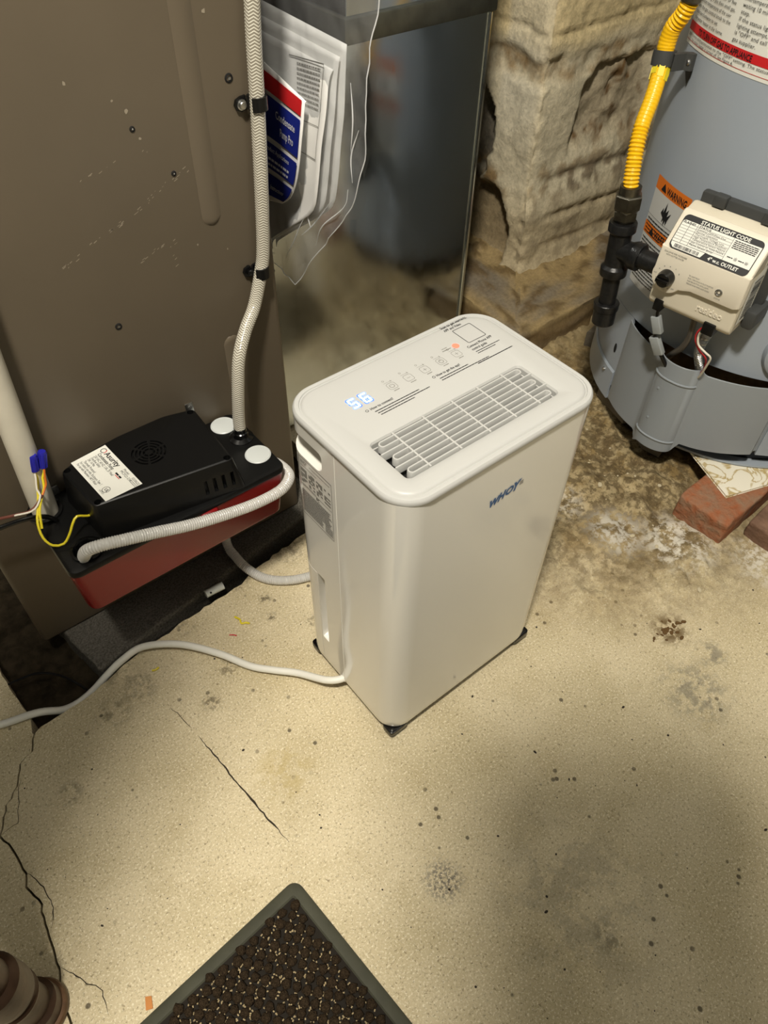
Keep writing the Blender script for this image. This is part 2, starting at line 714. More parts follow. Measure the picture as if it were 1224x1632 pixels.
def braid_mat():
    m = bpy.data.materials.new('braided_vinyl')
    m.use_nodes = True
    nt = m.node_tree
    N, Lk = nt.nodes, nt.links
    b = N['Principled BSDF']
    b.inputs['Roughness'].default_value = .16
    b.inputs['Specular IOR Level'].default_value = .6
    b.inputs['Coat Weight'].default_value = .5
    uv = N.new('ShaderNodeTexCoord')
    sx = N.new('ShaderNodeSeparateXYZ')
    Lk.new(uv.outputs['UV'], sx.inputs[0])

    def math_(op, a, c=None):
        n = N.new('ShaderNodeMath')
        n.operation = op
        for i, v in enumerate((a, c)):
            if v is None:
                continue
            if isinstance(v, (int, float)):
                n.inputs[i].default_value = v
            else:
                Lk.new(v, n.inputs[i])
        return n.outputs[0]
    u = math_('MULTIPLY', sx.outputs['X'], 380.0)
    v = math_('MULTIPLY', sx.outputs['Y'], 10.0)
    d1 = math_('ABSOLUTE', math_('SUBTRACT', math_('FRACT', math_('ADD', u, v)), .5))
    d2 = math_('ABSOLUTE', math_('SUBTRACT', math_('FRACT', math_('SUBTRACT', u, v)), .5))
    sel = math_('GREATER_THAN', math_('FRACT', math_('MULTIPLY', v, .5)), .5)
    d = math_('ADD', math_('MULTIPLY', d1, sel), math_('MULTIPLY', d2, math_('SUBTRACT', 1.0, sel)))
    rp = N.new('ShaderNodeMapRange')
    rp.inputs['From Min'].default_value = .14
    rp.inputs['From Max'].default_value = .26
    Lk.new(d, rp.inputs['Value'])
    mx = N.new('ShaderNodeMix')
    mx.data_type = 'RGBA'
    Lk.new(rp.outputs['Result'], mx.inputs[0])
    mx.inputs[6].default_value = lin((220, 216, 202))
    mx.inputs[7].default_value = lin((138, 132, 118))
    Lk.new(mx.outputs[2], b.inputs['Base Color'])
    bp = N.new('ShaderNodeBump')
    bp.invert = True
    bp.inputs['Strength'].default_value = .5
    bp.inputs['Distance'].default_value = .0006
    Lk.new(d, bp.inputs['Height'])
    Lk.new(bp.outputs['Normal'], b.inputs['Normal'])
    return m


M_braid = braid_mat()


def film_mat():
    m = bpy.data.materials.new('clear_film')
    m.use_nodes = True
    nt = m.node_tree
    N, Lk = nt.nodes, nt.links
    for n in list(N):
        if n.type == 'BSDF_PRINCIPLED':
            N.remove(n)
    out = [n for n in N if n.type == 'OUTPUT_MATERIAL'][0]
    tr = N.new('ShaderNodeBsdfTransparent')
    tr.inputs['Color'].default_value = (.93, .94, .95, 1)
    gl = N.new('ShaderNodeBsdfGlossy')
    gl.inputs['Roughness'].default_value = .16
    df = N.new('ShaderNodeBsdfDiffuse')
    df.inputs['Color'].default_value = (.75, .76, .78, 1)
    lw = N.new('ShaderNodeLayerWeight')
    lw.inputs['Blend'].default_value = .5
    pw = N.new('ShaderNodeMath')
    pw.operation = 'POWER'
    pw.inputs[1].default_value = 3.0
    Lk.new(lw.outputs['Facing'], pw.inputs[0])
    fr = N.new('ShaderNodeMapRange')
    fr.inputs['To Min'].default_value = .06
    fr.inputs['To Max'].default_value = .55
    Lk.new(pw.outputs[0], fr.inputs['Value'])
    mx = N.new('ShaderNodeMixShader')
    Lk.new(fr.outputs['Result'], mx.inputs[0])
    Lk.new(tr.outputs[0], mx.inputs[1])
    Lk.new(gl.outputs[0], mx.inputs[2])
    mx2 = N.new('ShaderNodeMixShader')
    mx2.inputs[0].default_value = .10
    Lk.new(mx.outputs[0], mx2.inputs[1])
    Lk.new(df.outputs[0], mx2.inputs[2])
    Lk.new(mx2.outputs[0], out.inputs['Surface'])
    return m


M_film = film_mat()
M_seam = mat('film_edge', (236, 238, 240), .2, spec=.8, alpha=.75)


def wall_mat():
    """parged stone: the colour attribute holds lime wash, brown seep, earth stains and darker recesses; noise adds grain"""
    m = bpy.data.materials.new('parged_stone')
    m.use_nodes = True
    nt = m.node_tree
    N, Lk = nt.nodes, nt.links
    b = N['Principled BSDF']
    b.inputs['Roughness'].default_value = .92
    b.inputs['Specular IOR Level'].default_value = .2
    at = N.new('ShaderNodeAttribute')
    at.attribute_name = 'stone'
    geo = N.new('ShaderNodeNewGeometry')
    nz = N.new('ShaderNodeTexNoise')
    nz.inputs['Scale'].default_value = 150
    nz.inputs['Detail'].default_value = 6
    nz.inputs['Roughness'].default_value = .7
    Lk.new(geo.outputs['Position'], nz.inputs['Vector'])
    mr = N.new('ShaderNodeMapRange')
    mr.inputs['From Min'].default_value = .3
    mr.inputs['From Max'].default_value = .7
    mr.inputs['To Min'].default_value = .74
    mr.inputs['To Max'].default_value = 1.2
    Lk.new(nz.outputs['Fac'], mr.inputs['Value'])
    mx = N.new('ShaderNodeMix')
    mx.data_type = 'RGBA'
    mx.blend_type = 'MULTIPLY'
    mx.inputs[0].default_value = 1
    Lk.new(at.outputs['Color'], mx.inputs[6])
    Lk.new(mr.outputs['Result'], mx.inputs[7])
    Lk.new(mx.outputs[2], b.inputs['Base Color'])
    bp = N.new('ShaderNodeBump')
    bp.inputs['Strength'].default_value = .55
    bp.inputs['Distance'].default_value = .003
    Lk.new(nz.outputs['Fac'], bp.inputs['Height'])
    Lk.new(bp.outputs['Normal'], b.inputs['Normal'])
    return m


M_stone = wall_mat()


def marble_tile_mat():
    m = mat('marbled_tile', (226, 218, 196), .3)
    nt = m.node_tree
    b = nt.nodes['Principled BSDF']
    geo = nt.nodes.new('ShaderNodeNewGeometry')
    nz = nt.nodes.new('ShaderNodeTexNoise')
    nz.inputs['Scale'].default_value = 26
    nz.inputs['Detail'].default_value = 4
    nz.inputs['Distortion'].default_value = 1.2
    nt.links.new(geo.outputs['Position'], nz.inputs['Vector'])
    rp = nt.nodes.new('ShaderNodeValToRGB')
    e = rp.color_ramp.elements
    e[0].position = .46
    e[0].color = lin((230, 224, 206))
    e[1].position = .54
    e[1].color = lin((230, 224, 206))
    k = e.new(.5)
    k.color = lin((176, 152, 92))
    nt.links.new(nz.outputs['Fac'], rp.inputs['Fac'])
    nt.links.new(rp.outputs['Color'], b.inputs['Base Color'])
    return m


M_tile = marble_tile_mat()

# ------------------------------------------------------------------ the setting: floor, stone wall, room shell
rnd = random.Random(7)


def jag(pts, step, amp, seed):
    """subdivide an open polyline and make it uneven"""
    out = []
    for a, b in zip(pts[:-1], pts[1:]):
        a, b = Vector(a), Vector(b)
        n = max(1, int((b - a).length / step))
        for i in range(n):
            p = a.lerp(b, i / n)
            t = (b - a).normalized()
            k = fbm(p.x * 90 + seed, p.y * 90, seed, 3) * amp
            out.append((p.x - t.y * k, p.y + t.x * k))
    out.append(tuple(pts[-1]))
    return out


CRACK = jag([(-.149, .20), (-.145, .279), (-.137, .305), (-.134, .338), (-.129, .370), (-.134, .396), (-.130, .409), (-.131, .442),
             (-.137, .463), (-.119, .491), (-.098, .510), (-.090, .527), (-.074, .534), (-.063, .554)], .006, .0028, 3)
SLAB_EDGE = jag([(-.055, .557), (-.035, .556), (.024, .563), (.078, .577), (.15, .586), (.232, .589), (.269, .600), (.356, .612), (.46, .626)], .008, .0045, 9)


def slab(name, pts, parent, z0=-.06, z1=0.0):
    bm = NB()
    top = [bm.verts.new((x, y, z1)) for x, y in pts]
    bot = [bm.verts.new((x, y, z0)) for x, y in pts]
    n = len(pts)
    for i in range(n):
        j = (i + 1) % n
        bm.faces.new((top[j], top[i], bot[i], bot[j]))
    es = [bm.edges.get((top[i], top[(i + 1) % n])) for i in range(n)]
    bmesh.ops.triangle_fill(bm, edges=es, use_beauty=True)
    return obj(name, bm, M_slab, parent, smooth=0)


bm = NB()
X0, X1, Y0, Y1 = -1.9, 2.4, -1.9, 1.9
nx, ny = 60, 60
for j in range(ny + 1):
    for i in range(nx + 1):
        # finer cells near the trench by the furnace
        u, v = i / nx, j / ny
        x = X0 + (X1 - X0) * u
        y = Y0 + (Y1 - Y0) * v
        bm.verts.new((x, y, -.075))
bm.verts.ensure_lookup_table()
for j in range(ny):
    for i in range(nx):
        a = j * (nx + 1) + i
        bm.faces.new((bm.verts[a], bm.verts[a + 1], bm.verts[a + nx + 2], bm.verts[a + nx + 1]))
floor = obj('floor', bm, M_dirt)
floor['kind'] = 'structure'
floor['label'] = 'worn sanded concrete floor with cracks, stains and a dirt trench by the furnace'

# loose earth in the trench, a modelled height field
bm = NB()


def trench(x, y):
    return Vector((x, y, -.032 + .010 * fbm(x * 22, y * 22, 1.3, 4) + .006 * fbm(x * 90, y * 90, 4.1, 3)))


patch(bm, -.30, .46, .50, 1.15, trench, 110, 94)
obj('trench_dirt', bm, M_dirt, floor, smooth=60)

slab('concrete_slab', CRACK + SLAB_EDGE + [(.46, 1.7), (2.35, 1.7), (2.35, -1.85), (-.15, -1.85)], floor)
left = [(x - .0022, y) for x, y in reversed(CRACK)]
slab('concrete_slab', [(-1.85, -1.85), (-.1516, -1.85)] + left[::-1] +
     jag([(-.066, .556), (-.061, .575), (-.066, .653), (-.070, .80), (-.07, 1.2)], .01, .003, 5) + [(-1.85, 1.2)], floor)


def crack_strip(name, pts, w, m, seed):
    """a shallow open crack: a thin dark sliver of varying width let into the slab face"""
    pl = jag(pts, .004, .0022, seed)
    bm = NB()
    va, vb = [], []
    for i, (x, y) in enumerate(pl):
        j = min(i + 1, len(pl) - 1)
        k = max(i - 1, 0)
        t = (Vector(pl[j]) - Vector(pl[k])).normalized()
        ww = w * (.35 + .65 * abs(fbm(x * 60, y * 60, seed, 2))) * min(1, .2 + 4 * min(i, len(pl) - 1 - i) / len(pl))
        va.append(bm.verts.new((x - t.y * ww, y + t.x * ww, .0003)))
        vb.append(bm.verts.new((x + t.y * ww, y - t.x * ww, .0003)))
    for i in range(len(pl) - 1):
        bm.faces.new((va[i], vb[i], vb[i + 1], va[i + 1]))
    return obj(name, bm, m, floor, smooth=0)


M_crack = mat('crack_dirt', (52, 44, 32), .95)
crack_strip('score_line', [(.085, .431), (.091, .365), (.096, .312), (.101, .265)], .0017, M_crack, 2.2)
crack_strip('score_line', [(.077, .485), (.082, .46), (.084, .445)], .0008, M_crack, 5.2)
crack_strip('crack', [(-.130, .409), (-.122, .385), (-.121, .36), (-.129, .345)], .0009, M_crack, 7.1)
crack_strip('crack', [(-.137, .305), (-.125, .285), (-.115, .262), (-.118, .24)], .0009, M_crack, 8.4)
crack_strip('crack', [(-.098, .510), (-.108, .49), (-.118, .465), (-.137, .463)], .0008, M_crack, 9.4)

# rough patched ground between the dehumidifier and the stone wall
bm = NB()


def rough(x, y):
    e = min(sstep(.49, .62, x + .06 * fbm(x * 6, y * 6, 2, 2)), 1)
    e *= sstep(.12, .28, y - .06 * sstep(.7, 1.2, x) + .07 * fbm(x * 7, y * 7, 5, 2))
    h = .006 + .016 * sstep(.35, .8, y) + .012 * fbm(x * 9, y * 9, .3, 3) + .007 * fbm(x * 38, y * 38, 3.3, 4) + .003 * fbm(x * 120, y * 120, 1.3, 2)
    # kept low under the brick and the heater
    k = 1 - .75 * sstep(.12, .03, math.hypot((x - .90) / 1.25, y - .27)) - 0.0
    h = h * k * e - .012 * (1 - e)
    h = min(h, .030)
    if math.hypot(x - 1.114, y - .424) < .27:
        h = min(h, .018)
    return Vector((x, y, h))


patch(bm, .496, 1.45, .06, .95, rough, 190, 178)
obj('rough_ground', bm, M_rough, floor, smooth=60)

# ---- stone pier: two faces meeting at an upright corner, D = how far the surface stands out
WX, WY = 1.018, .845


def sdist_niche(x, z):
    # sunken stone on the right-hand face
    left_ = 1.112 + .012 * sstep(.30, .40, z)
    top = .386 + .026 * sstep(1.11, 1.16, x)
    a = sstep(left_ - .002, left_ + .006, x) * sstep(top + .003, top - .006, z) * sstep(.262, .31, z) * sstep(1.33, 1.28, x)
    return a


def wall_d(w, z):
    """outward displacement and colour; w > 0 right face (along +x), w < 0 left face (along +y)"""
    n1 = fbm(w * 9 + 3, z * 9, .5, 4)
    n2 = fbm(w * 34, z * 34, 2.5, 4)
    n3 = fbm(w * 110, z * 110, 6.5, 3)
    d = .0055 * n1 + .0020 * n2 + .0008 * n3
    c_top, c_mid, c_brn, c_low, c_drk = (206, 188, 146), (200, 190, 164), (134, 106, 64), (164, 146, 112), (108, 96, 76)
    col = Vector(lin(c_mid)[:3])

    def tint(c, f):
        nonlocal col
        f = max(0, min(1, f))
        col = col.lerp(Vector(lin(c)[:3]), f)
    # mortar bands
    zb = z + .012 * n1
    band = sstep(.395, .412, zb) * sstep(.445, .43, zb)
    d -= .006 * band * (1 if w < .05 else .4)
    tint(c_top, sstep(.43, .47, zb))
    tint(c_brn, .8 * band * (.6 + n2))
    seam = math.exp(-((z - .472 + .006 * n1 - .02 * max(w, 0)) / .004) ** 2)
    d -= .0035 * seam
    if w >= 0:
        x = WX + w
        a = sdist_niche(x, z + .006 * n2)
        d -= .014 * a
        d += a * (.006 * fbm(w * 26, z * 26, 7, 3))
        tint((150, 136, 112), a * .7)
        tint((110, 84, 52), a * sstep(.2, .6, n2 + .3 * n1))
        # courses under the niche
        for zc, dp in ((.245, .004), (.178, .006), (.125, .004)):
            zz = zc - .05 * w + .010 * n1
            g = math.exp(-((z - zz) / .006) ** 2) * sstep(.02, .09, w)
            d -= dp * g
            tint(c_drk, .55 * g)
        d += .012 * sstep(.25, .17, z)
        tint(c_brn, .55 * sstep(.30, .255, zb) * sstep(.18, .24, zb) * sstep(-.1, .25, n2))
        tint((100, 92, 80), .6 * sstep(.27, .24, zb) * sstep(.20, .23, zb) * sstep(.02, .10, w) * sstep(0, .3, n2 + .1))
    else:
        s = -w
        s0 = .094 + .030 * ((z - .295) / .085) ** 2 + .010 * n2
        hol = sstep(s0, s0 + .009, s) * sstep(.385, .355, z + .02 * (s - .1)) * sstep(.20, .235, z)
        d -= .030 * hol
        tint((104, 98, 88), hol * .85)
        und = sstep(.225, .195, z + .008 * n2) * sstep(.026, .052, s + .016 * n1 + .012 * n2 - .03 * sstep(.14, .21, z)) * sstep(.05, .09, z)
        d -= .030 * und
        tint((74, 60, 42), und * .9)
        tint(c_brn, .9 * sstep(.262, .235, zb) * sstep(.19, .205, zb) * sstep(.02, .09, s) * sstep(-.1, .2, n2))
        tint((206, 200, 182), .5 * sstep(.245, .40, z) * sstep(.10, .085, s) * (1 - band))
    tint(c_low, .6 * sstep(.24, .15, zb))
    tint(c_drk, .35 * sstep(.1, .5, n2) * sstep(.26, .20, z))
    # worn arris: knobbly white lime
    ar = math.exp(-(w / .010) ** 2)
    d += ar * (.004 * n3 + .003 * n2 - .004)
    tint((196, 182, 150), ar * .5 * sstep(.1, .3, z))
    # foot spreads outwards
    d += .03 * sstep(.13, .04, z) ** 2
    return d, col


def build_wall():
    bm = NB()
    ws = [-.75 + .03 * i for i in range(16)] + [-.27 + .0048 * i for i in range(170)]
    last = ws[-1]
    ws += [last + .03 * (i + 1) for i in range(26)]
    zs = [-.06 + .0052 * i for i in range(134)]
    zs += [zs[-1] + .06 * (i + 1) for i in range(26)]
    lay = bm.verts.layers.float_color.new('stone')
    rows = []
    for z in zs:
        row = []
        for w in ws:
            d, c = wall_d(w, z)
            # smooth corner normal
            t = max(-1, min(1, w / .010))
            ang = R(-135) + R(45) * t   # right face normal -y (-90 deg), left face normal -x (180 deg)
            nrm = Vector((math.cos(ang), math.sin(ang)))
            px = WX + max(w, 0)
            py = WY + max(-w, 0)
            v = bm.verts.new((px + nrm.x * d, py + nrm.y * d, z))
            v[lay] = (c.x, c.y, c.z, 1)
            row.append(v)
        rows.append(row)
    for a, b in zip(rows[:-1], rows[1:]):
        for i in range(len(ws) - 1):
            bm.faces.new((a[i], a[i + 1], b[i + 1], b[i]))
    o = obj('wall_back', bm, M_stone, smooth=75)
    o['kind'] = 'structure'
    o['label'] = 'rough parged stone basement wall with a whitewashed outer corner'
    return o


wall = build_wall()


def build_footing():
    """low ledge of rough stone at the foot of the wall"""
    bm = NB()
    lay = bm.verts.layers.float_color.new('stone')
    x0, y0 = .912, .692

    def P(a, b):
        # a runs along the ledge outline (left leg then right leg), b from the wall (0) over the lip (.62) to the ground (1)
        n1 = fbm(a * 8, b * 3, .7, 4)
        n2 = fbm(a * 40, b * 12, 1.7, 4)
        lip = .145 + .012 * n1
        if b < .62:
            off = (b / .62) * lip
            z = .070 + .022 * (1 - b / .62) ** 2 + .008 * n1 + .004 * n2
        else:
            k = (b - .62) / .38
            off = lip + .012 * sstep(0, 1, k)
            z = (.070 + .008 * n1) * (1 - k) - .03 * k + .004 * n2
            off += .006 * n2
        return off, z, n1, n2
    rows = []
    A = [-.62 + .007 * i for i in range(230)]
    B = [i / 36 for i in range(37)]
    for a in A:
        row = []
        for b in B:
            off, z, n1, n2 = P(a, b)
            if a < 0:
                x, y = WX + .02 - off, WY - .0 - a
                # widen round the corner
                if a > -.0001:
                    pass
            else:
                x, y = WX + a, WY - off
            # mitre the two legs together
            if a < 0:
                y = max(y, WY + .02 - off) if False else WY + (-a) - off * sstep(.16, 0, -a)
            else:
                x = WX + a - off * sstep(.16, 0, a)
            v = bm.verts.new((x, y, z))
            c = Vector(lin((150, 130, 92))[:3]).lerp(Vector(lin((120, 110, 94))[:3]), sstep(-.1, .4, n1))
            c = c.lerp(Vector(lin((96, 78, 50))[:3]), .8 * sstep(.0, .5, n2))
            if b > .66:
                c = c.lerp(Vector(lin((104, 84, 54))[:3]), .7)
            v[lay] = (c.x, c.y, c.z, 1)
            row.append(v)
        rows.append(row)
    for r0, r1 in zip(rows[:-1], rows[1:]):
        for i in range(len(B) - 1):
            bm.faces.new((r0[i], r0[i + 1], r1[i + 1], r1[i]))
    obj('footing', bm, M_stone, wall, smooth=75)


build_footing()

for nm, b in (('wall_left', (-1.95, -1.9, -1.9, 1.9, -.06, 2.3)), ('wall_front', (-1.9, 2.4, -1.95, -1.9, -.06, 2.3)),
              ('wall_right', (2.4, 2.45, -1.9, 1.9, -.06, 2.3)), ('ceiling', (-1.95, 2.45, -1.95, 1.95, 2.3, 2.36))):
    bm = NB()
    box(bm, *b)
    o = obj(nm, bm, M_wallp)
    o['kind'] = 'structure'

# ------------------------------------------------------------------ furnace cabinet
FY = .657
furn = thing('furnace', 'tall brown enamelled furnace cabinet behind the red and black pump', 'furnace', (.19, FY + .25, .012))
bm = NB()
prism(bm, rrect(-.006, .386, FY, FY + .55, .007, 5), .012, 1.45, .002)
cab = obj('cabinet', bm, M_furn, furn)


def groove(x, xr, z0, z1, x1=None):
    """raised pressed rib on the panel, leaning with its top at x1"""
    x1 = x if x1 is None else x1
    bm = NB()
    prof = [(-1, 0), (-.7, .0011), (-.35, .0019), (0, .0021), (.35, .0019), (.7, .0011), (1, 0)]
    loops = []
    n = 8
    zs = [(z0 + xr - xr * math.cos(PI / 2 * i / n), math.sin(PI / 2 * i / n)) for i in range(1, n + 1)]
    if z1 > 1.0:
        zs.append((z1, 1.0))
    else:
        zs += [(z1 - xr + xr * math.sin(PI / 2 * i / n), math.cos(PI / 2 * i / n)) for i in range(n)]
    for z, k in zs:
        cx = x + (x1 - x) * (z - z0) / (z1 - z0)
        loops.append([(cx + p * xr * k, FY - .0002 - h * min(1, k * 1.2), z) for p, h in prof])
    rings(bm, loops, False, False, closed=False)
    return bm


obj('pressed_rib', groove(.318, .0105, .470, 1.40, .324), M_furn, furn, smooth=60)
obj('pressed_rib', groove(.318, .0105, .06, .338), M_furn, furn, smooth=60)
for (x, z, r) in ((.356, .596, .0028), (.257, .575, .0017), (.287, .529, .0017), (.198, .400, .0024)):
    bm = NB()
    lathe(bm, [(r * 1.5, 0), (r * 1.45, .0006), (r, .0010), (r * .9, -.0002), (r * .6, -.0004)], (x, FY, z), (0, -1, 0), 12, False, True)
    obj('screw_hole', bm, M_dark, furn)
    bm = NB()
    lathe(bm, [(r * .5, 0), (r * .5, .0008), (r * .2, .0012)], (x + r * .1, FY - .0002, z - r * .1), (0, -1, 0), 8)
    obj('screw_tip', bm, M_steel, furn)
# scuffs in the paint, each a thin flake edge
bm = NB()
fp = lambda x, z: Vector((x, FY - .00025, z))
sr = random.Random(3)
for (xa, za, xb, zb, n) in ((.16, .475, .25, .507, 26), (.245, .507, .30, .530, 16), (.20, .545, .27, .556, 8), (.235, .455, .262, .467, 12), (.27, .44, .272, .468, 6)):
    for i in range(n):
        t = sr.random()
        x, z = xa + (xb - xa) * t + sr.gauss(0, .0016), za + (zb - za) * t + sr.gauss(0, .0012)
        w, h = sr.uniform(.0006, .004), sr.uniform(.0003, .0009)
        poly(bm, [(x, z), (x + w, z + h * .8 + w * .3), (x + w * .9, z + h * 1.7 + w * .3), (x - w * .1, z + h)], fp)
for (x, z) in ((.298, .455), (.255, .590), (.262, .566), (.32, .577), (.11, .60), (.33, .44), (.21, .62), (.34, .65), (.245, .60), (.31, .505)):
    s = sr.uniform(.0009, .0022)
    poly(bm, [(x + s * math.cos(a) * sr.uniform(.6, 1.2), z + s * math.sin(a) * sr.uniform(.6, 1.4)) for a in [2 * PI * i / 7 for i in range(7)]], fp)
obj('paint_scuff', bm, M_furn2, furn, smooth=0, kind='stuff')

# ------------------------------------------------------------------ galvanised duct
DX0, DXM, DX1, DY = .452, .594, .833, .80
duct = thing('return_air_duct', 'grey galvanised sheet metal duct between furnace and stone wall', 'duct', (.65, 1.0, .02))
bm = NB()
prism(bm, rrect(DX0, DX1, DY, DY + .40, .0025, 3), .02, .548)
obj('lower_duct', bm, M_galv, duct)
bm = NB()
prism(bm, rrect(DXM, DX1, DY, DY + .40, .0025, 3), .548, 1.5)
obj('upper_duct', bm, M_galv, duct)
bm = NB()
box(bm, DXM - .006, DX1 + .004, DY - .006, DY + .402, .5475, .575, .002)
obj('joint_band', bm, mat('dull_galvanised', (112, 112, 102), .42, metal=.9, var=(40, .3)), duct)
for x in (DX1 - .001, DX0 + .002):
    bm = NB()
    tube(bm, [(x, DY - .001, .03), (x, DY - .001, .30), (x, DY - .001, .546)], .0026, 8, .05)
    obj('corner_seam', bm, M_galv, duct)
for z in (.37, .30, .20):
    bm = NB()
    lathe(bm, [(.0030, 0), (.0028, .0012), (.0018, .0018)], (DX0 + .012, DY, z), (0, -1, 0), 10)
    obj('sheet_screw', bm, M_nut, duct)

# ------------------------------------------------------------------ literature bag beside the duct
KB = .775          # the bag hangs in the corner between furnace and duct
PXP = .600


def hang(p):
    return Vector((p.x * KB, p.y * KB, .84 - (.84 - p.z) * KB))

RIGHT = [(.816, .542), (.818, .505), (.820, .465), (.827, .424), (.836, .370), (.851, .329), (.898, .291), (.955, .250), (1.02, .202)]


def curve_pts(P, t):
    Q = [Vector((p[0], p[1], 0)) for p in P]
    k = t * (len(Q) - 1)
    i = min(int(k), len(Q) - 2)
    f = k - i
    p0, p1, p2, p3 = Q[max(i - 1, 0)], Q[i], Q[i + 1], Q[min(i + 2, len(Q) - 1)]
    v = 0.5 * ((2 * p1) + (p2 - p0) * f + (2 * p0 - 5 * p1 + 4 * p2 - p3) * f * f + (3 * p1 - p0 - 3 * p2 + p3) * f ** 3)
    return v.x, v.y


def sheet_fn(P, yl, zl0, zl1, xoff, bulge):
    def fn(u, v):           # u 0 = left (far) edge .. 1 = right edge, v 0 = top .. 1 = bottom
        yr, zr = curve_pts(P, v)
        y = yl + (yr - yl) * u
        z = (zl0 + (zl1 - zl0) * v) * (1 - u) + zr * u
        x = PXP + xoff - bulge * (math.sin(PI * v) * u ** 2 + .5 * v * v)
        return hang(Vector((x, y, z)))
    return fn


docs = thing('printed_sheet', 'sheaf of white printed instruction sheets inside the clear plastic bag', 'paper', (.465, .72, .44))
for k, (dy, xo, bl) in enumerate(((0, .006, .004), (.008, .002, .010), (.016, -.003, .016))):
    P = [(y + dy, z - .35 * dy - (.012 * k if i == 0 else 0)) for i, (y, z) in enumerate(RIGHT)]
    bm = NB()
    patch(bm, 0, 1, 0, 1, sheet_fn(P, 1.022, .550 - .016 * k, .19, xo, bl), 16, 24)
    s = obj('sheet', bm, M_paper, docs, smooth=60)
    md = s.modifiers.new('thick', 'SOLIDIFY')
    md.thickness = .0006
P2 = [(y + .016, z - .0056) for y, z in RIGHT]
f3 = sheet_fn(P2, 1.022, .518, .19, -.0042, .016)
bm = NB()
rr = random.Random(11)
pf = lambda x, y: f3(x, y)
patch(bm, .50, .93, .070, .075, pf, 8); patch(bm, .928, .932, .070, .42, pf, 1, 8); patch(bm, .45, .932, .30, .303, pf, 8); patch(bm, .45, .932, .42, .423, pf, 8)
for i in range(9):
    dashes(bm, .60, .90, .09 + .018 * i, .006, pf, rr, .4, 1.5, 6)
obj('print', bm, M_gink, docs, smooth=0)

book = thing('pump_booklet', 'blue and red condensate pump booklet in front of the white sheets', 'booklet', (.455, .74, .46))
BR = [(.872, .470), (.871, .446), (.872, .421), (.877, .391), (.888, .361), (.909, .331), (.939, .308)]
fb = sheet_fn(BR, 1.015, .492, .29, -.024, .010)
bm = NB()
patch(bm, 0, 1.03, -.06, 1.0, fb, 12, 14)
o = obj('cover', bm, M_paper, book, smooth=60)
o.modifiers.new('thick', 'SOLIDIFY').thickness = .0008
fb2 = lambda u, v: fb(u, v) + Vector((-.0014, 0, 0))
bm = NB(); patch(bm, .30, 1, .0, .13, fb2, 8, 3); obj('red_band', bm, M_redink, book, smooth=60)
for v0, v1 in ((.16, .46), (.50, .70), (.74, .93)):
    bm = NB(); patch(bm, .10, 1, v0, v1, fb2, 8, 6); obj('blue_band', bm, M_blueink, book, smooth=60)
fb3 = lambda u, v: fb(u, v) + Vector((-.0020, 0, 0))
bm = NB()


def booktext(s, u, v, hgt, w):
    text(bm, s, hgt, lambda x, y: fb3(u + x, v - y), .012, width=w)


booktext('Condensate', .56, .29, .085, .36)
booktext('Pump Pro', .64, .40, .085, .26)
booktext('Product Applications', .34, .56, .050, .50)
obj('lettering', bm, mat('white_print', (214, 216, 224), .5), book, smooth=0)
bm = NB()
booktext('Instructions', .50, .86, .060, .36)
obj('lettering', bm, mat('white_print', (214, 216, 224), .5), book, smooth=0)
bm = NB()
for i in range(2):
    dashes(bm, .40, .86, .61 + .045 * i, .020, fb3, rr, .3, 1.5, 4)
obj('small_print', bm, mat('white_print', (214, 216, 224), .5), book, smooth=0)

bag = thing('document_bag', 'clear wrinkled plastic bag holding manuals beside the galvanised duct', 'bag', (.46, .70, .46))
BAGR = [(.735, .70), (.745, .603), (.756, .545), (.764, .490), (.768, .435), (.784, .375), (.803, .339), (.845, .285), (.89, .23), (.938, .168)]


def film(side):
    def fn(u, v):
        yr, zr = curve_pts(BAGR, v)
        yl, zl = 1.026, .70 + (.192 - .70) * v
        if v > .8:
            pass
        y = yl + (yr - yl) * u
        z = zl + (zr - zl) * u
        k = math.sin(PI * min(1, u)) ** .5
        x = .5905 if side < 0 else .6125
        wv = .0060 * fbm(y * 26 + side, z * 15, side * 3.1, 3) + .0040 * abs(fbm(y * 60, z * 34, side + 2, 2))
        mid = .5905 * .5 + .6125 * .5
        if y > .83 or side < 0:
            x = mid + (x - mid) * min(1, 3.2 * (1 - u) + .0) + (wv if side < 0 else 0) - (.010 * (u ** 1.5) * sstep(.35, .9, v) + .006 * u)
        else:
            x = mid + (x - mid) * min(1, 3.2 * (1 - u)) - .006 * u - .010 * (u ** 1.5) * sstep(.35, .9, v)
        x -= .018 * (1 - sstep(.0, .6, u)) * (1 if side < 0 else 0)
        return hang(Vector((x, y, z)))
    return fn


bm = NB()
patch(bm, 0, 1, 0, 1, film(-1), 44, 60)
obj('front_film', bm, M_film, bag, smooth=70)
bm = NB()
ff = film(-1)
tube(bm, [ff(1, i / 30) for i in range(31)], .0006, 5, .01)
tube(bm, [ff(i / 14, 1) for i in range(15)], .0005, 5, .01)
obj('film_edge', bm, M_seam, bag)
bm = NB()
for pts in ([(.62, .93), (.66, .86), (.68, .80), (.70, .74)], [(.94, .56), (.96, .64), (.90, .74), (.93, .82)], [(.10, .90), (.25, .955), (.38, .96)],
            [(.70, .74), (.78, .78)], [(.96, .40), (.93, .47), (.965, .53)], [(.90, .30), (.93, .38), (.925, .46)], [(.84, .66), (.80, .76), (.74, .82)]):
    q = [ff(*p) + Vector((-.0012, 0, 0)) for p in pts]
    tube(bm, q, lambda s, L: .0007 * math.sin(PI * min(max(s / L, .08), .95)) + .0001, 5, .004)
obj('crease', bm, M_seam, bag)

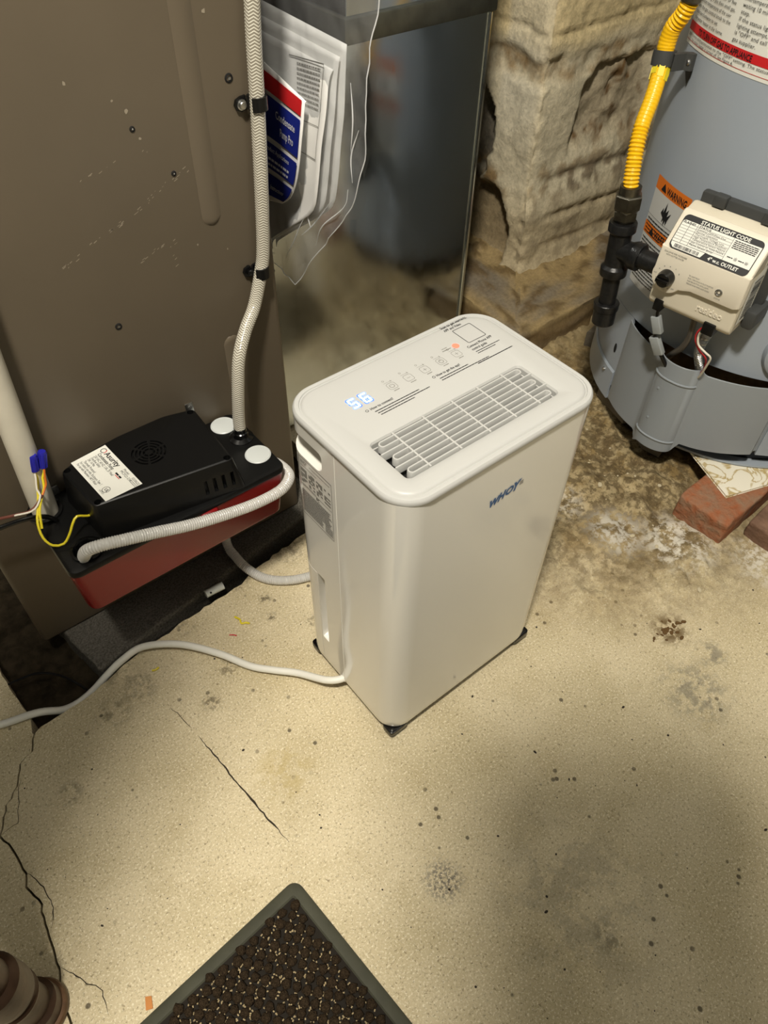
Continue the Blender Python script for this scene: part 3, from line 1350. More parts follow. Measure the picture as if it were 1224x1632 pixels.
# ------------------------------------------------------------------ concrete block under the furnace
blk = NB()
MB = Matrix.Translation((.031, .580, 0)) @ Matrix.Rotation(R(9), 4, 'Z')
vs = box(blk, 0, .40, 0, .20, -.06, .010, .004, 2)
bmesh.ops.subdivide_edges(blk, edges=[e for e in blk.edges if e.calc_length() > .03], cuts=18, use_grid_fill=True)
for v in blk.verts:
    p = v.co.copy()
    v.co += Vector((.0016 * fbm(p.x * 70, p.y * 70, p.z * 70, 3), .0020 * fbm(p.x * 60, p.z * 60, p.y * 60 + 5, 3), min(0, .0024 * fbm(p.x * 50, p.y * 50, 9, 3) - .0008)))
    v.co = MB @ v.co
tag(obj('concrete_block', blk, M_block, smooth=60), 'rough grey concrete block supporting the brown furnace cabinet', 'block')

# ------------------------------------------------------------------ condensate pump
pump = thing('condensate_pump', 'red and black condensate pump hung on the brown furnace panel', 'pump', (.174, .597, .157))
bm = NB()
oT = rrect(.046, .302, .538, .656, .010, 5)
oB = rrect(.050, .297, .543, .656, .012, 5)
oC = rrect(.056, .291, .549, .650, .012, 5)
rings(bm, [[(x, y, .157) for x, y in oC], [(x, y, .1595) for x, y in inset_pts(oB, .001)], [(x, y, .164) for x, y in oB], [(x, y, .226) for x, y in oT]])
obj('tank', bm, M_red, pump)
bm = NB()
box(bm, .190, .212, .5335, .542, .214, .227, .004, 3)
obj('tank_catch', bm, M_red, pump)
bm = NB()
prism(bm, rrect(.100, .122, .560, .580, .009, 6), .150, .158, .002)
obj('tank_foot', bm, M_red, pump)
bm = NB()
oL = rrect(.0448, .3032, .5368, .6565, .011, 6)
lps = [[(x, y, .2275) for x, y in oL], [(x, y, .2315) for x, y in oL], [(x, y, .2338) for x, y in inset_pts(oL, .0012)], [(x, y, .2345) for x, y in inset_pts(oL, .004)]]
rings(bm, lps)
deck = obj('deck', bm, M_blackp, pump)
c1 = NB()
lathe(c1, [(.0135, -.012), (.0135, .01)], (.073, .560, .234), (0, 0, 1), 24)
cut(deck, [c1])
bm = NB()
lathe(bm, [(.0135, .0003), (.0165, .0006), (.0168, .0022), (.0140, .0026), (.0130, .0010)], (.073, .560, .2343), (0, 0, 1), 28, False, False)
lathe(bm, [(.0134, .0), (.0134, -.0066)], (.073, .560, .2343), (0, 0, 1), 28, False, True)
obj('inlet_rim', bm, M_blackg, pump)
# motor cover, its back bowed and its far end narrower
top = [(.0955, .567), (.243, .541), (.2495, .640), (.215, .6495), (.16, .650), (.12, .645), (.0895, .635)]
botm = [(.0925, .560), (.250, .533 + .004), (.257, .644), (.22, .6535), (.16, .6545), (.115, .650), (.0850, .640)]


def roundpoly(P, r, n=4):
    out = []
    m = len(P)
    for i in range(m):
        a, b, c = Vector(P[i - 1]), Vector(P[i]), Vector(P[(i + 1) % m])
        d1, d2 = (a - b), (c - b)
        rr_ = min(r, d1.length * .4, d2.length * .4)
        p0, p2 = b + d1.normalized() * rr_, b + d2.normalized() * rr_
        for k in range(n + 1):
            t = k / n
            q = p0 * (1 - t) ** 2 + b * 2 * t * (1 - t) + p2 * t * t
            out.append((q.x, q.y))
    return out


rt, rb = roundpoly(top, .006), roundpoly(botm, .006)
bm = NB()
rings(bm, [[(x, y, .234) for x, y in rb], [(x, y, .236) for x, y in rb], [(x, y, .2755) for x, y in rt], [(x, y, .2775) for x, y in inset_pts(rt, .0007)], [(x, y, .2785) for x, y in inset_pts(rt, .0025)]])
cover = obj('motor_cover', bm, M_blackp, pump)
cs = []
for (x, y) in ((.102, .571), (.096, .632), (.243, .636), (.2375, .547)):
    c_ = NB(); lathe(c_, [(.0038, -.006), (.0038, .01)], (x, y, .2785), (0, 0, 1), 16); cs.append(c_)
FC = (.176, .605)
for r0, r1 in ((.0165, .0188), (.0125, .0145), (.0085, .0105), (.0040, .0065)):
    for q in range(6):
        c_ = NB()
        a0, a1 = q * 60 + 5 + r0 * 300, q * 60 + 55 + r0 * 300
        n = 8
        pts = [(FC[0] + r1 * math.cos(R(a0 + (a1 - a0) * i / n)), FC[1] + r1 * math.sin(R(a0 + (a1 - a0) * i / n))) for i in range(n + 1)]
        pts += [(FC[0] + r0 * math.cos(R(a1 - (a1 - a0) * i / n)), FC[1] + r0 * math.sin(R(a1 - (a1 - a0) * i / n))) for i in range(n + 1)]
        rings(c_, [[(x, y, .275) for x, y in pts], [(x, y, .282) for x, y in pts]])
        cs.append(c_)
for i in range(4):
    c_ = NB(); box(c_, .205 + i * .010, .209 + i * .010, .53, .548, .243, .262); cs.append(c_)
cut(cover, cs)
for (x, y) in ((.102, .571), (.096, .632), (.243, .636), (.2375, .547)):
    bm = NB(); lathe(bm, [(.0028, 0), (.0028, .0010), (.0018, .0018)], (x, y, .2726), (0, 0, 1), 12)
    obj('cover_screw', bm, M_blackg, pump)
for (x, y) in ((.287, .572), (.281, .650 - .0)):
    y = min(y, .6395)
    bm = NB()
    lathe(bm, [(.0150, 0), (.0152, .0012), (.0140, .0022), (.0132, .0020), (.0125, .0022)], (x, y, .2340), (0, 0, 1), 32)
    obj('frosted_cap', bm, M_cap, pump)
bm = NB()
lathe(bm, [(.0145, 0), (.0145, .0015), (.0095, .004), (.0088, .006), (.0088, .010), (.0075, .011), (.0075, .016), (.0055, .017), (.0055, .026)], (.2875, .609, .234), (0, 0, 1), 28)
obj('outlet_fitting', bm, M_blackg, pump)
bm = NB(); box(bm, .246, .256, .6555, .6568, .250, .274, .0006); lathe(bm, [(.0025, 0), (.0022, .001)], (.251, .6555, .268), (0, -1, 0), 10)
obj('mounting_tab', bm, M_steel, pump)
bm = NB(); box(bm, .072, .084, .6535, .6568, .232, .246, .0006)
obj('mounting_tab', bm, M_steel, pump)
bm = NB()
lathe(bm, [(.0185, 0), (.0185, .004), (.0155, .0045), (.0150, .003)], (.060, .6365, .2335), (0, 0, 1), 28, False, False)
obj('inlet_collar', bm, M_blackp, pump)
# rating label on the cover
bm = NB()
LA = Vector((.1035, .6400)); LB = Vector((.1440, .6440)); LC = Vector((.1490, .5665)); LD = Vector((.1085, .5665))


def lab(u, v, h=.27875):   # u along the reading direction (back to front), v up the letters (towards +x)
    p = LA.lerp(LD, u).lerp(LB.lerp(LC, u), v)
    return Vector((p.x, p.y, h))


patch(bm, 0, 1, 0, 1, lab)
obj('rating_label', bm, M_label, pump)
lt = lambda u, v: lab(u, v, .2789)
kx = 1 / .0765; ky = 1 / .0405


def ltext(s, u, v, size, w=None, bold=0.0):
    text(bm, s, size, lambda x, y: lt(u + x * kx, v + y * ky), bold, width=w)


bm = NB()
ltext('Asurity', .155, .80, .0088, .0270, .02)
ltext('Condensate Pump', .10, .66, .0058, .0310, .015)
ltext('230 VAC, 60 HZ, 1.0A, 20\' Head', .10, .55, .0046, .0390)
ltext('Overflow Safety', .10, .46, .0044, .0190)
ltext('24V, 1A Max', .10, .37, .0044, .0140)
ltext('Thermally Protected', .10, .26, .0044, .0230)
ltext('For indoor use only, Enclosure Type 1', .08, .17, .0044, .0450)
ltext('For use with Maximum 140\u00b0F Water', .08, .08, .0044, .0420)
ltext('Model', .60, .88, .0040, None)
ltext('MCP22-230', .60, .79, .0042, None)
ltext('02/0622', .82, .88, .0040, None)
ltext('122222', .84, .79, .0040, None)
ringflat(bm, .80, .21, .050, .057, lambda u, v: lt(u, .21 + (v - .21) * 1.85), 18)
ltext('UL', .775, .17, .0050, None, .02)
ltext('LISTED', .745, .06, .0028, None)
ringflat(bm, .09, .86, .035, .045, lambda u, v: lt(u, .86 + (v - .86) * 1.85), 18, 60, 330)
dashes(bm, .59, .73, .665, .05, lt, rnd, .1, 1.2, 2.0)
obj('label_print', bm, M_ink, pump, smooth=0)
bm = NB()
ringflat(bm, .09, .86, .040, .052, lambda u, v: lt(u, .86 + (v - .86) * 1.85), 10, -30, 60)
obj('label_print', bm, M_redink, pump, smooth=0)
bm = NB()
patch(bm, .62, .73, .63, .650, lt)
obj('label_print', bm, M_redink, pump, smooth=0)

# ---- wiring on the pump
wire = thing('pump_wiring', 'thin yellow, white and brown wires joined by two blue wire connectors', 'wiring', (.06, .63, .235))


def wpart(name, pts, r, m, par=wire):
    bm = NB()
    tube(bm, pts, r, 8, .004)
    return obj(name, bm, m, par)


wpart('yellow_wire', [(.098, .585, .252), (.090, .584, .254), (.080, .582, .262), (.0735, .580, .258), (.066, .578, .248), (.057, .577, .240), (.047, .579, .243), (.0425, .586, .252), (.045, .596, .264), (.052, .606, .272),
                      (.058, .616, .277), (.062, .622, .284), (.0655, .624, .293), (.0665, .625, .304)], .0013, M_wyel)
wpart('yellow_wire', [(.046, .592, .258), (.052, .602, .271), (.060, .612, .277), (.067, .618, .283), (.070, .622, .292), (.074, .623, .298), (.075, .6235, .306)], .0013, M_wyel)
wpart('white_wire', [(.030, .612, .271), (.045, .606, .272), (.053, .606, .276), (.060, .612, .281), (.060, .617, .286), (.064, .621, .296), (.066, .6245, .303)], .0010, M_wwht)
wpart('orange_wire', [(.062, .613, .279), (.070, .618, .286), (.072, .620, .293), (.075, .622, .302)], .0010, M_worg)
wpart('brown_wire', [(-.14, .615, .285), (-.02, .614, .282), (.028, .613, .271), (.044, .608, .271), (.054, .610, .274), (.062, .613, .280)], .0016, M_wbrn)
for (x, dx) in ((.0668, .004), (.0750, .0055)):
    bm = NB()
    lathe(bm, [(.0030, 0), (.0042, .0006), (.0044, .008), (.0040, .018), (.0036, .0195)], (x, .625, .302), (dx / .02, .02, 1), 12)
    for q in range(8):
        a = 2 * PI * q / 8
        box(bm, -.0005, .0005, .0040, .0047, .001, .017, M=frame_z((x, .625, .302), (dx / .02, .02, 1)) @ Matrix.Rotation(a, 4, 'Z'))
    obj('wire_connector', bm, M_blue, wire)
bm = NB()
tube(bm, [(-.20, .628, .262), (-.05, .624, .258), (.020, .620, .256), (.045, .618, .252), (.058, .616, .246), (.064, .614, .238)], .0026, 10)
tag(obj('power_cable', bm, M_blackg), 'black power cable entering the rear left of the pump deck', 'cable')

bm = NB()
tube(bm, [(.060, .6365, .228), (.0655, .6365, .33), (.072, .6365, .45), (.084, .6365, .70), (.10, .6365, 1.0)], .0133, 24, .05)
tag(obj('drain_pipe', bm, M_pvc), 'cream plastic drain pipe dropping into the left end of the pump', 'pipe')

# braided hose
bm = NB()
HOSE = [(.2875, .609, .246), (.2885, .610, .262), (.2945, .612, .301), (.3045, .618, .336), (.323, .630, .357), (.3440, .6415, .374), (.3600, .6465, .408), (.3665, .6475, .433),
        (.3725, .6475, .502), (.3772, .6475, .573), (.3800, .6475, .626), (.3830, .6475, .671), (.388, .6475, .80), (.39, .6475, 1.0)]
tube(bm, HOSE, .0072, 20, .004, uv=True)
tag(obj('braided_hose', bm, M_braid), 'clear braided vinyl hose rising from the pump up the furnace corner', 'hose')


def p_clip(z, hx, sx, sz, label, m_screw):
    t = thing('hose_clip', label, 'clip', (sx, FY, sz), 0, None)
    bm = NB()
    # band round the hose and a flat tab running to the screw
    rr0, rr1 = .0074, .0096
    n = 26
    loops = []
    for i in range(n + 1):
        a = R(-150 + 300 * i / n)
        loops.append([(hx + rad * math.cos(a) * 1.0, .6475 - rad * math.sin(a - PI / 2) * 0 + rad * math.sin(a) * 1.0, z + dz) for rad, dz in ((rr0, -.006), (rr1, -.006), (rr1, .006), (rr0, .006))])
    rings(bm, loops)
    pts = [(hx - .0078, z - .006), (hx - .0078, z + .006), (sx, sz + .0065), (sx - .005, sz + .0045), (sx - .0068, sz), (sx - .005, sz - .0045), (sx, sz - .0065)]
    a = [(x, FY - .0005, zz) for x, zz in pts]
    b = [(x, FY - .0032, zz) for x, zz in pts]
    rings(bm, [a, b])
    obj('band', bm, M_blackp, t)
    bm = NB()
    lathe(bm, [(.0048, 0), (.0048, .0012), (.0036, .0012), (.0036, .0038), (.0030, .0044)], (sx, FY - .003, sz), (0, -1, 0), 14)
    box(bm, -.0026, .0026, -.0004, .0004, .0040, .0048, M=frame_z((sx, FY - .003, sz), (0, -1, 0)))
    obj('screw', bm, m_screw, t)
    return t


p_clip(.574, .3772, .3640, .573, 'upper black clip with a bright screw holding the braided hose', M_steel)
p_clip(.408, .3600, .3500, .408, 'lower black clip with a dark screw holding the braided hose', M_blackg)

# clear corrugated drain hose
bm = NB()
LOOP = [(.0700, .557, .216), (.0665, .551, .236), (.0700, .541, .254), (.084, .533, .2600), (.106, .5295, .2555), (.138, .528, .2450), (.172, .5265, .2330), (.208, .5255, .2235), (.247, .5255, .2150), (.279, .5275, .2110),
        (.296, .532, .2105), (.3085, .543, .2095), (.3125, .562, .2055), (.3130, .59, .195), (.3125, .62, .175), (.308, .638, .150), (.292, .642, .128), (.274, .642, .105), (.263, .645, .07),
        (.257, .648, .035), (.2555, .640, .0185), (.2555, .626, .0170), (.2580, .603, .0125), (.268, .577, .0080), (.285, .557, .0078), (.313, .541, .0076), (.36, .530, .0076), (.42, .535, .0076)]
tube(bm, LOOP, ridged(.0062, .00042, .0026), 16, .00065)
tag(obj('drain_hose', bm, M_hosec), 'clear corrugated drain hose looped across the red pump tank to the floor', 'hose')

# ------------------------------------------------------------------ dehumidifier
DXc, DYc = .374, .365
deh = thing('dehumidifier', 'white portable dehumidifier with a slatted top grille on black casters', 'dehumidifier', (DXc, DYc, 0))


def dl(x, y, z):
    return (DXc + x, DYc + y, z)


def dpts(pts):
    return [(DXc + x, DYc + y) for x, y in pts]


full = rrect(-.1190, .1190, -.0830, .0845, .026, 10)
SEAM = .0065


def clip_poly(pts, keep_low):
    out = []
    n = len(pts)
    for i in range(n):
        a, b = pts[i], pts[(i + 1) % n]
        ia = (a[1] <= SEAM) == keep_low
        ib = (b[1] <= SEAM) == keep_low
        if ia:
            out.append(a)
        if ia != ib:
            t = (SEAM - a[1]) / (b[1] - a[1])
            out.append((a[0] + (b[0] - a[0]) * t, SEAM))
    return out


for low in (True, False):
    pts = clip_poly(full, low)
    g = .00035
    pts = [(x, min(y, SEAM - g) if low else max(y, SEAM + g)) for x, y in pts]
    k = .985 if low else .983
    bm = NB()
    loops = []
    for z, s in ((.0190, .012), (.0196, .0035), (.0215, .0012), (.026, .0004), (.034, 0.0), (.4072, 0.0)):
        sc = k + (1 - k) * (z - .019) / .3882
        loops.append([(DXc + x * sc * (1 - s / .12), DYc + (y * sc * (1 - s / .085) if abs(y - SEAM) > .002 else y), z) for x, y in pts])
    rings(bm, loops)
    o = obj('front_shell' if low else 'rear_shell', bm, M_white, deh)
    if low:
        vc = NB()
        box(vc, DXc - .0935, DXc + .0845, DYc - .0595, DYc - .0075, .395, .43)
        cut(o, [vc])
    if not low:
        # hand hold under the lid, water tank grip, tank joint lines
        hh = NB()
        prof = roundpoly([(.0255, .372), (.0255, .3905), (.100, .3905), (.100, .3665), (.0315, .3665)], .006)
        rings(hh, [[dl(-.140, y, z) for y, z in prof], [dl(-.1175, y, z) for y, z in prof], [dl(-.100, y, min(z + .004, .3905)) for y, z in prof]])
        tk = NB()
        prof = rrect(.0350, .0470, .076, .200, .0015, 3)
        rings(tk, [[dl(-.140, y, z) for y, z in prof], [dl(-.1160, y, z) for y, z in prof], [dl(-.1090, y * .97 + .0012, .138 + (z - .138) * .95) for y, z in prof]])
        j1 = NB(); box(j1, *[DXc - .13, DXc - .1165, DYc + .048, DYc + .12, .1985, .1995])
        j2 = NB(); box(j2, DXc - .13, DXc - .1155, DYc + .0480, DYc + .0488, .01, .1985)
        cut(o, [hh, tk, j1, j2])
bm = NB()
zz = [.022 + (.4066 - .022) * i / 12 for i in range(13)]
rings(bm, [[(DXc - .1190 * (.984 + .016 * (z - .019) / .3882) + .001, DYc + SEAM - .0006, z), (DXc - .1190 * (.984 + .016 * (z - .019) / .3882) - .0005, DYc + SEAM - .0004, z),
            (DXc - .1190 * (.984 + .016 * (z - .019) / .3882) - .0005, DYc + SEAM + .0004, z), (DXc - .1190 * (.984 + .016 * (z - .019) / .3882) + .001, DYc + SEAM + .0006, z)] for z in zz])
obj('seam_bead', bm, M_white, deh)
# black underside tray
bm = NB()
prism(bm, dpts(rrect(-.108, .108, -.073, .074, .022, 6)), .013, .0205, .001)
obj('base_tray', bm, M_blackp, deh)
for sx in (-1, 1):
    for sy in (-1, 1):
        bm = NB()
        cx, cy = sx * .1020, sy * .0715
        prism(bm, dpts(rrect(cx - .013, cx + .013, cy - .009, cy + .009, .004, 4)), .011, .0195, .001)
        lathe(bm, [(.0040, -.0065), (.0056, -.0058), (.0060, -.0045), (.0060, .0045), (.0056, .0058), (.0040, .0065)], dl(cx, cy, .0061), (1, .3 * sy, 0), 18)
        box(bm, DXc + cx - .0085, DXc + cx - .0067, DYc + cy - .006, DYc + cy + .006, .004, .013, .0008)
        box(bm, DXc + cx + .0067, DXc + cx + .0085, DYc + cy - .006, DYc + cy + .006, .004, .013, .0008)
        obj('caster', bm, M_blackg, deh)
# lid with a double rim
lidp = rrect(-.1205, .1212, -.0850, .0868, .032, 12)
bm = NB()
L = []
for d, z in ((.0030, .4066), (.0004, .4068), (.0000, .4076), (.0000, .4104), (.0006, .4122), (.0020, .4136), (.0040, .4140), (.0056, .4137), (.0062, .4124), (.0070, .4122), (.0076, .4130), (.0088, .4141), (.0108, .4146), (.016, .4147)):
    L.append([(DXc + x, DYc + y, z) for x, y in inset_pts(lidp, d)])
rings(bm, L)
lid = obj('lid', bm, M_lid, deh)
GX0, GX1, GY0, GY1 = -.0925, .0835, -.0585, -.0085
c1 = NB()
g0 = dpts(rrect(GX0, GX1, GY0, GY1, .004, 5))
rings(c1, [[(x, y, .398) for x, y in g0], [(x, y, .4115) for x, y in g0], [(x, y, .4135) for x, y in inset_pts(g0, -.0012)], [(x, y, .4149) for x, y in inset_pts(g0, -.0042)], [(x, y, .43) for x, y in inset_pts(g0, -.0042)]])
cut(lid, [c1])
bm = NB(); box(bm, DXc + GX0 - .001, DXc + GX1 + .001, DYc + GY0 - .001, DYc + GY1 + .001, .3965, .3982)
obj('vent_floor', bm, M_dark, deh)
bm = NB()
go = dpts(rrect(GX0 - .0004, GX1 + .0004, GY0 - .0004, GY1 + .0004, .004, 5))
gi = inset_pts(go, .0014)
rings(bm, [[(x, y, .3985) for x, y in go], [(x, y, .4060) for x, y in go], [(x, y, .4060) for x, y in gi], [(x, y, .3985) for x, y in gi], [(x, y, .3985) for x, y in go]], False, False)
bmesh.ops.remove_doubles(bm, verts=bm.verts[:], dist=1e-6)
grille = obj('grille', bm, M_lid, deh)
pitch = (GY1 - GY0) / 8.0


def slat(y, x0, x1):
    b = NB()
    T = .0009
    prof = [(-T, .4055), (-T, .4130), (-.6 * T, .4137), (.6 * T, .4137), (T, .4130), (T, .4055)]
    rings(b, [[dl(x, y + p, z) for p, z in prof] for x in (x0, x1)])
    return b


def loop_slat(y0, y1, x0, x1):
    b = NB()
    T = .0009
    r = (y1 - y0) / 2
    cy = (y0 + y1) / 2
    path = []
    for i in range(9):
        a = R(90 + 180 * i / 8)
        path.append((x0 + r + r * math.cos(a), cy + r * math.sin(a), math.cos(a), math.sin(a)))
    for i in range(9):
        a = R(-90 + 180 * i / 8)
        path.append((x1 - r + r * math.cos(a), cy + r * math.sin(a), math.cos(a), math.sin(a)))
    prof = [(-T, .4055), (-T, .4130), (-.6 * T, .4137), (.6 * T, .4137), (T, .4130), (T, .4055)]
    vl = [[dl(px + nx_ * p, py + ny_ * p, z) for p, z in prof] for px, py, nx_, ny_ in path]
    rings(b, vl + [vl[0]], False, False)
    bmesh.ops.remove_doubles(b, verts=b.verts[:], dist=1e-6)
    return b


ys = [GY1 - pitch * (i + .5) for i in range(8)]
for a, b_ in ((1, 0), (4, 3), (7, 6)):
    obj('loop_slat', loop_slat(ys[a], ys[b_], GX0 + .006, GX1 - .005), M_lid, grille)
for i in (2, 5):
    obj('slat', slat(ys[i], GX0 - .0002, GX1 + .0002), M_lid, grille)
for xx in (-.0685, -.0345, -.0010, .0300, .0600):
    b = NB()
    box(b, DXc + xx - .0009, DXc + xx + .0009, DYc + GY0 - .0005, DYc + GY1 + .0005, .4045, .4139, .0003, 1)
    obj('crossbar', b, M_lid, grille)

# printing on the lid
ZL = .41482
lp = lambda x, y: Vector(dl(x, y, ZL))
lp2 = lambda x, y: Vector(dl(x, y, ZL + .0001))
bm = NB()
for i, bx in enumerate((-.030, -.0105, .009, .029, .0485)):
    by = .0385
    outline(bm, bx - .0046, bx + .0046, by - .0046, by + .0046, .0004, lp, .0022)
    if i in (0, 3):
        ringflat(bm, bx, by, .0020, .0026, lp, 16, 115 if i == 0 else 0, 425 if i == 0 else 360)
        patch(bm, bx - .0002, bx + .0002, by + .0006, by + .0028, lp)
    else:
        patch(bm, bx - .0020, bx + .0020, by - .0002, by + .0002, lp)
        if i in (2, 4):
            patch(bm, bx - .0002, bx + .0002, by - .0020, by + .0020, lp)
    dashes(bm, bx - .0030, bx + .0034, by - .0072, .0009, lp, rr, .12)
    patch(bm, bx - .0046, bx + .0046, by + .0062, by + .0065, lp)
    patch(bm, bx + .003, bx + .0035, by + .0056, by + .0078, lp)
    ringflat(bm, bx - .0030, by + .0098, .0008, .0012, lp, 10)
dashes(bm, .0395, .050, .0480, .0010, lp, rr, .12)
dashes(bm, .0410, .048, .0510, .0008, lp, rr, .12)
obj('button_print', bm, M_gink, deh, smooth=0)
bm = NB()
rr2 = random.Random(21)
text(bm, 'Scan to get warranty,', .0047, lambda x, y: lp(.0625 + x, .0760 + y), .02, width=.034)
text(bm, 'APP and Video', .0047, lambda x, y: lp(.0625 + x, .0705 + y), .02, width=.022)
outline(bm, .0690, .0925, .0435, .0680, .0007, lp, .0016)
text(bm, 'Connect Phone APP', .0047, lambda x, y: lp(.0630 + x, .0375 + y), .02, width=.0315)
text(bm, 'control guide', .0047, lambda x, y: lp(.0640 + x, .0325 + y), .02, width=.0190)
dashes(bm, .0650, .0960, .0290, .0009, lp, rr2, .12)
dashes(bm, .0650, .0880, .0262, .0009, lp, rr2, .12)
text(bm, '\u2460' if False else 'How to connect?', .0044, lambda x, y: lp(-.0655 + x, .0235 + y), .02, width=.0250)
ringflat(bm, -.0690, .0250, .0011, .0016, lp, 12)
for i, w in enumerate((.050, .060, .040)):
    dashes(bm, -.0640 + .001 * i, -.0640 + w, .0195 - .0030 * i, .0010, lp, rr2, .12)
text(bm, 'How to get the app?', .0044, lambda x, y: lp(.0110 + x, .0235 + y), .02, width=.0285)
ringflat(bm, .0080, .0250, .0011, .0016, lp, 12)
dashes(bm, .0110, .0460, .0195, .0010, lp, rr2, .12)
dashes(bm, .0110, .0700, .0165, .0010, lp, rr2, .12)
dashes(bm, .0540, .0990, .0145, .0011, lp, rr2, .08)
obj('panel_print', bm, M_ink, deh, smooth=0)


# two-digit display
def seg_digit(bm, s, x, y, h, fn, t=.0021, grow=0.0):
    w = h * .58
    S = {'5': 'afgcd', '6': 'afgcde'}[s]
    t = min(t, .0021)
    q = {'a': (x, x + w, y + h - t, y + h), 'd': (x, x + w, y, y + t), 'g': (x, x + w, y + h / 2 - t / 2, y + h / 2 + t / 2),
         'f': (x, x + t, y + h / 2, y + h), 'b': (x + w - t, x + w, y + h / 2, y + h), 'e': (x, x + t, y, y + h / 2), 'c': (x + w - t, x + w, y, y + h / 2)}
    for k in S:
        a = q[k]
        bm.faces.new([bm.verts.new(fn(px, py)) for px, py in rrect(a[0] - grow, a[1] + grow, a[2] - grow, a[3] + grow, min(t, .0021) * .45 + grow, 3)])


sk0 = lambda x, y: lp(x - .0640, y + .0335)
sk = lambda x, y: lp2(x - .0640, y + .0335)
for dg, dx in (('5', -.0118), ('6', .0010)):
    bm = NB()
    seg_digit(bm, dg, dx, 0, .0130, sk0, .0040, .0011)
    seg_digit(bm, dg, dx, 0, .0130, sk, .0020, 0)
    for k, f in enumerate(bm.faces):
        f.material_index = 0 if len(f.verts) and f.calc_center_median().z < ZL + .00005 else 1
    obj('display_digit', bm, [M_halo, M_digit], deh, smooth=0)
bm = NB()
disc(bm, .0560, .0480, .0036, lp2)
obj('indicator_light', bm, M_led, deh, smooth=0)

# maker's mark on the front
bm = NB()
lf = lambda x, z: Vector((DXc - .0170 + x, DYc - .0830 * .9985 - .00035, .3480 + z + .10 * x))
text(bm, 'W', .0120, lambda x, z: lf(x, z - .0005), .06, .25, width=.0125)
text(bm, 'H', .0135, lambda x, z: lf(.0110 + x, z), .045, .30, width=.0098)
text(bm, 'O', .0120, lambda x, z: lf(.0195 + x, z + .0006), .045, .20, width=.0105)
text(bm, 'Y', .0145, lambda x, z: lf(.0285 + x, z - .0006), .05, .35, width=.0100)
obj('maker_mark', bm, M_logo, deh, smooth=0)
bm = NB()
for i in range(3):
    for j in range(3):
        patch(bm, .0385 + i * .0016, .0397 + i * .0016, .0016 + j * .0018, .0028 + j * .0018, lf)
obj('small_mark', bm, M_gink, deh, smooth=0)

# rating plate on the short side
sf = lambda y, z: Vector((DXc - .1190 * (.983 + .017 * (z - .019) / .3882) - .0003, DYc + y, z))
sy = lambda u, v: sf(.0640 - u * .0520, .2860 + v * .0785)
bm = NB()
outline(bm, 0, 1, 0, 1, .012, sy)
patch(bm, .03, .97, .525, .532, sy)
text(bm, 'WHOY', .085, lambda x, y: sy(.06 + x, .90 + y), .02, width=.20)
dashes(bm, .34, .95, .93, .010, sy, rr2)
dashes(bm, .06, .55, .865, .010, sy, rr2)
for k in range(4):
    bx = .06 + .235 * k
    for i in range(9):
        for j in range(3):
            if rr2.random() < .62:
                patch(bm, bx + .062 * j, bx + .062 * (j + 1), .58 + .027 * i, .58 + .027 * (i + 1), sy)
dashes(bm, .05, .50, .545, .010, sy, rr2)
obj('rating_print', bm, M_gink, deh, smooth=0)
bm = NB()
text(bm, 'FC', .07, lambda x, y: sy(.50 + x, .47 + y), .03, width=.09)
for i in range(19):
    dashes(bm, .04 + rr2.random() * .02, .97 - rr2.random() * .1 - (.25 if i > 12 else 0), .44 - .0215 * i, .0125, sy, rr2, .3, .8, 3.0)
for i in range(6):
    dashes(bm, .74, .97, .16 - .024 * i, .012, sy, rr2, .3, .8, 3.0)
obj('rating_print', bm, mat('rating_ink', (84, 82, 78), .6), deh, smooth=0)

# white power cord
bm = NB()
cx0 = DXc - .1190 * .984
CORD = [(cx0 + .012, .374, .0265), (cx0 - .002, .3755, .0262), (.240, .387, .0235), (.222, .4215, .0120), (.200, .446, .0100), (.181, .4690, .0090), (.159, .5075, .0110), (.1270, .5480, .0130), (.089, .5750, .0110), (.060, .5770, .0060),
        (.036, .5745, -.002), (.014, .5725, -.0130), (-.008, .5720, -.0190), (-.026, .5700, -.0120), (-.044, .5730, .0010), (-.060, .5765, .0060), (-.092, .5860, .0055), (-.16, .612, .0050), (-.30, .66, .005)]
tube(bm, CORD, .0046, 14, .005)
obj('power_cord', bm, M_cordw, deh)
bm = NB()
tube(bm, [(-.085, .66, -.03), (-.075, .645, -.012), (-.055, .632, .004), (-.030, .622, .009), (-.010, .606, .004), (.004, .588, -.010), (.010, .576, -.022)], .0015, 8)
tag(obj('thin_black_cable', bm, M_blackp), 'thin black cable arching over the dirt trench by the furnace', 'cable')

# ------------------------------------------------------------------ water heater (own frame: -y faces the room's middle)
HC = (1.114, .424, 0.0)
HR = .229
heat = thing('water_heater', 'grey cylindrical gas water heater standing on brick and tile scraps', 'water heater', HC, R(-82))
HM = WM[heat.name]


def cyl(ang, z, r=HR):
    a = R(ang)
    return Vector((r * math.sin(a), -r * math.cos(a), z))


def hobj(name, bm, m, parent=heat, smooth=30):
    return obj(name, bm, m, parent, local=True, smooth=smooth)


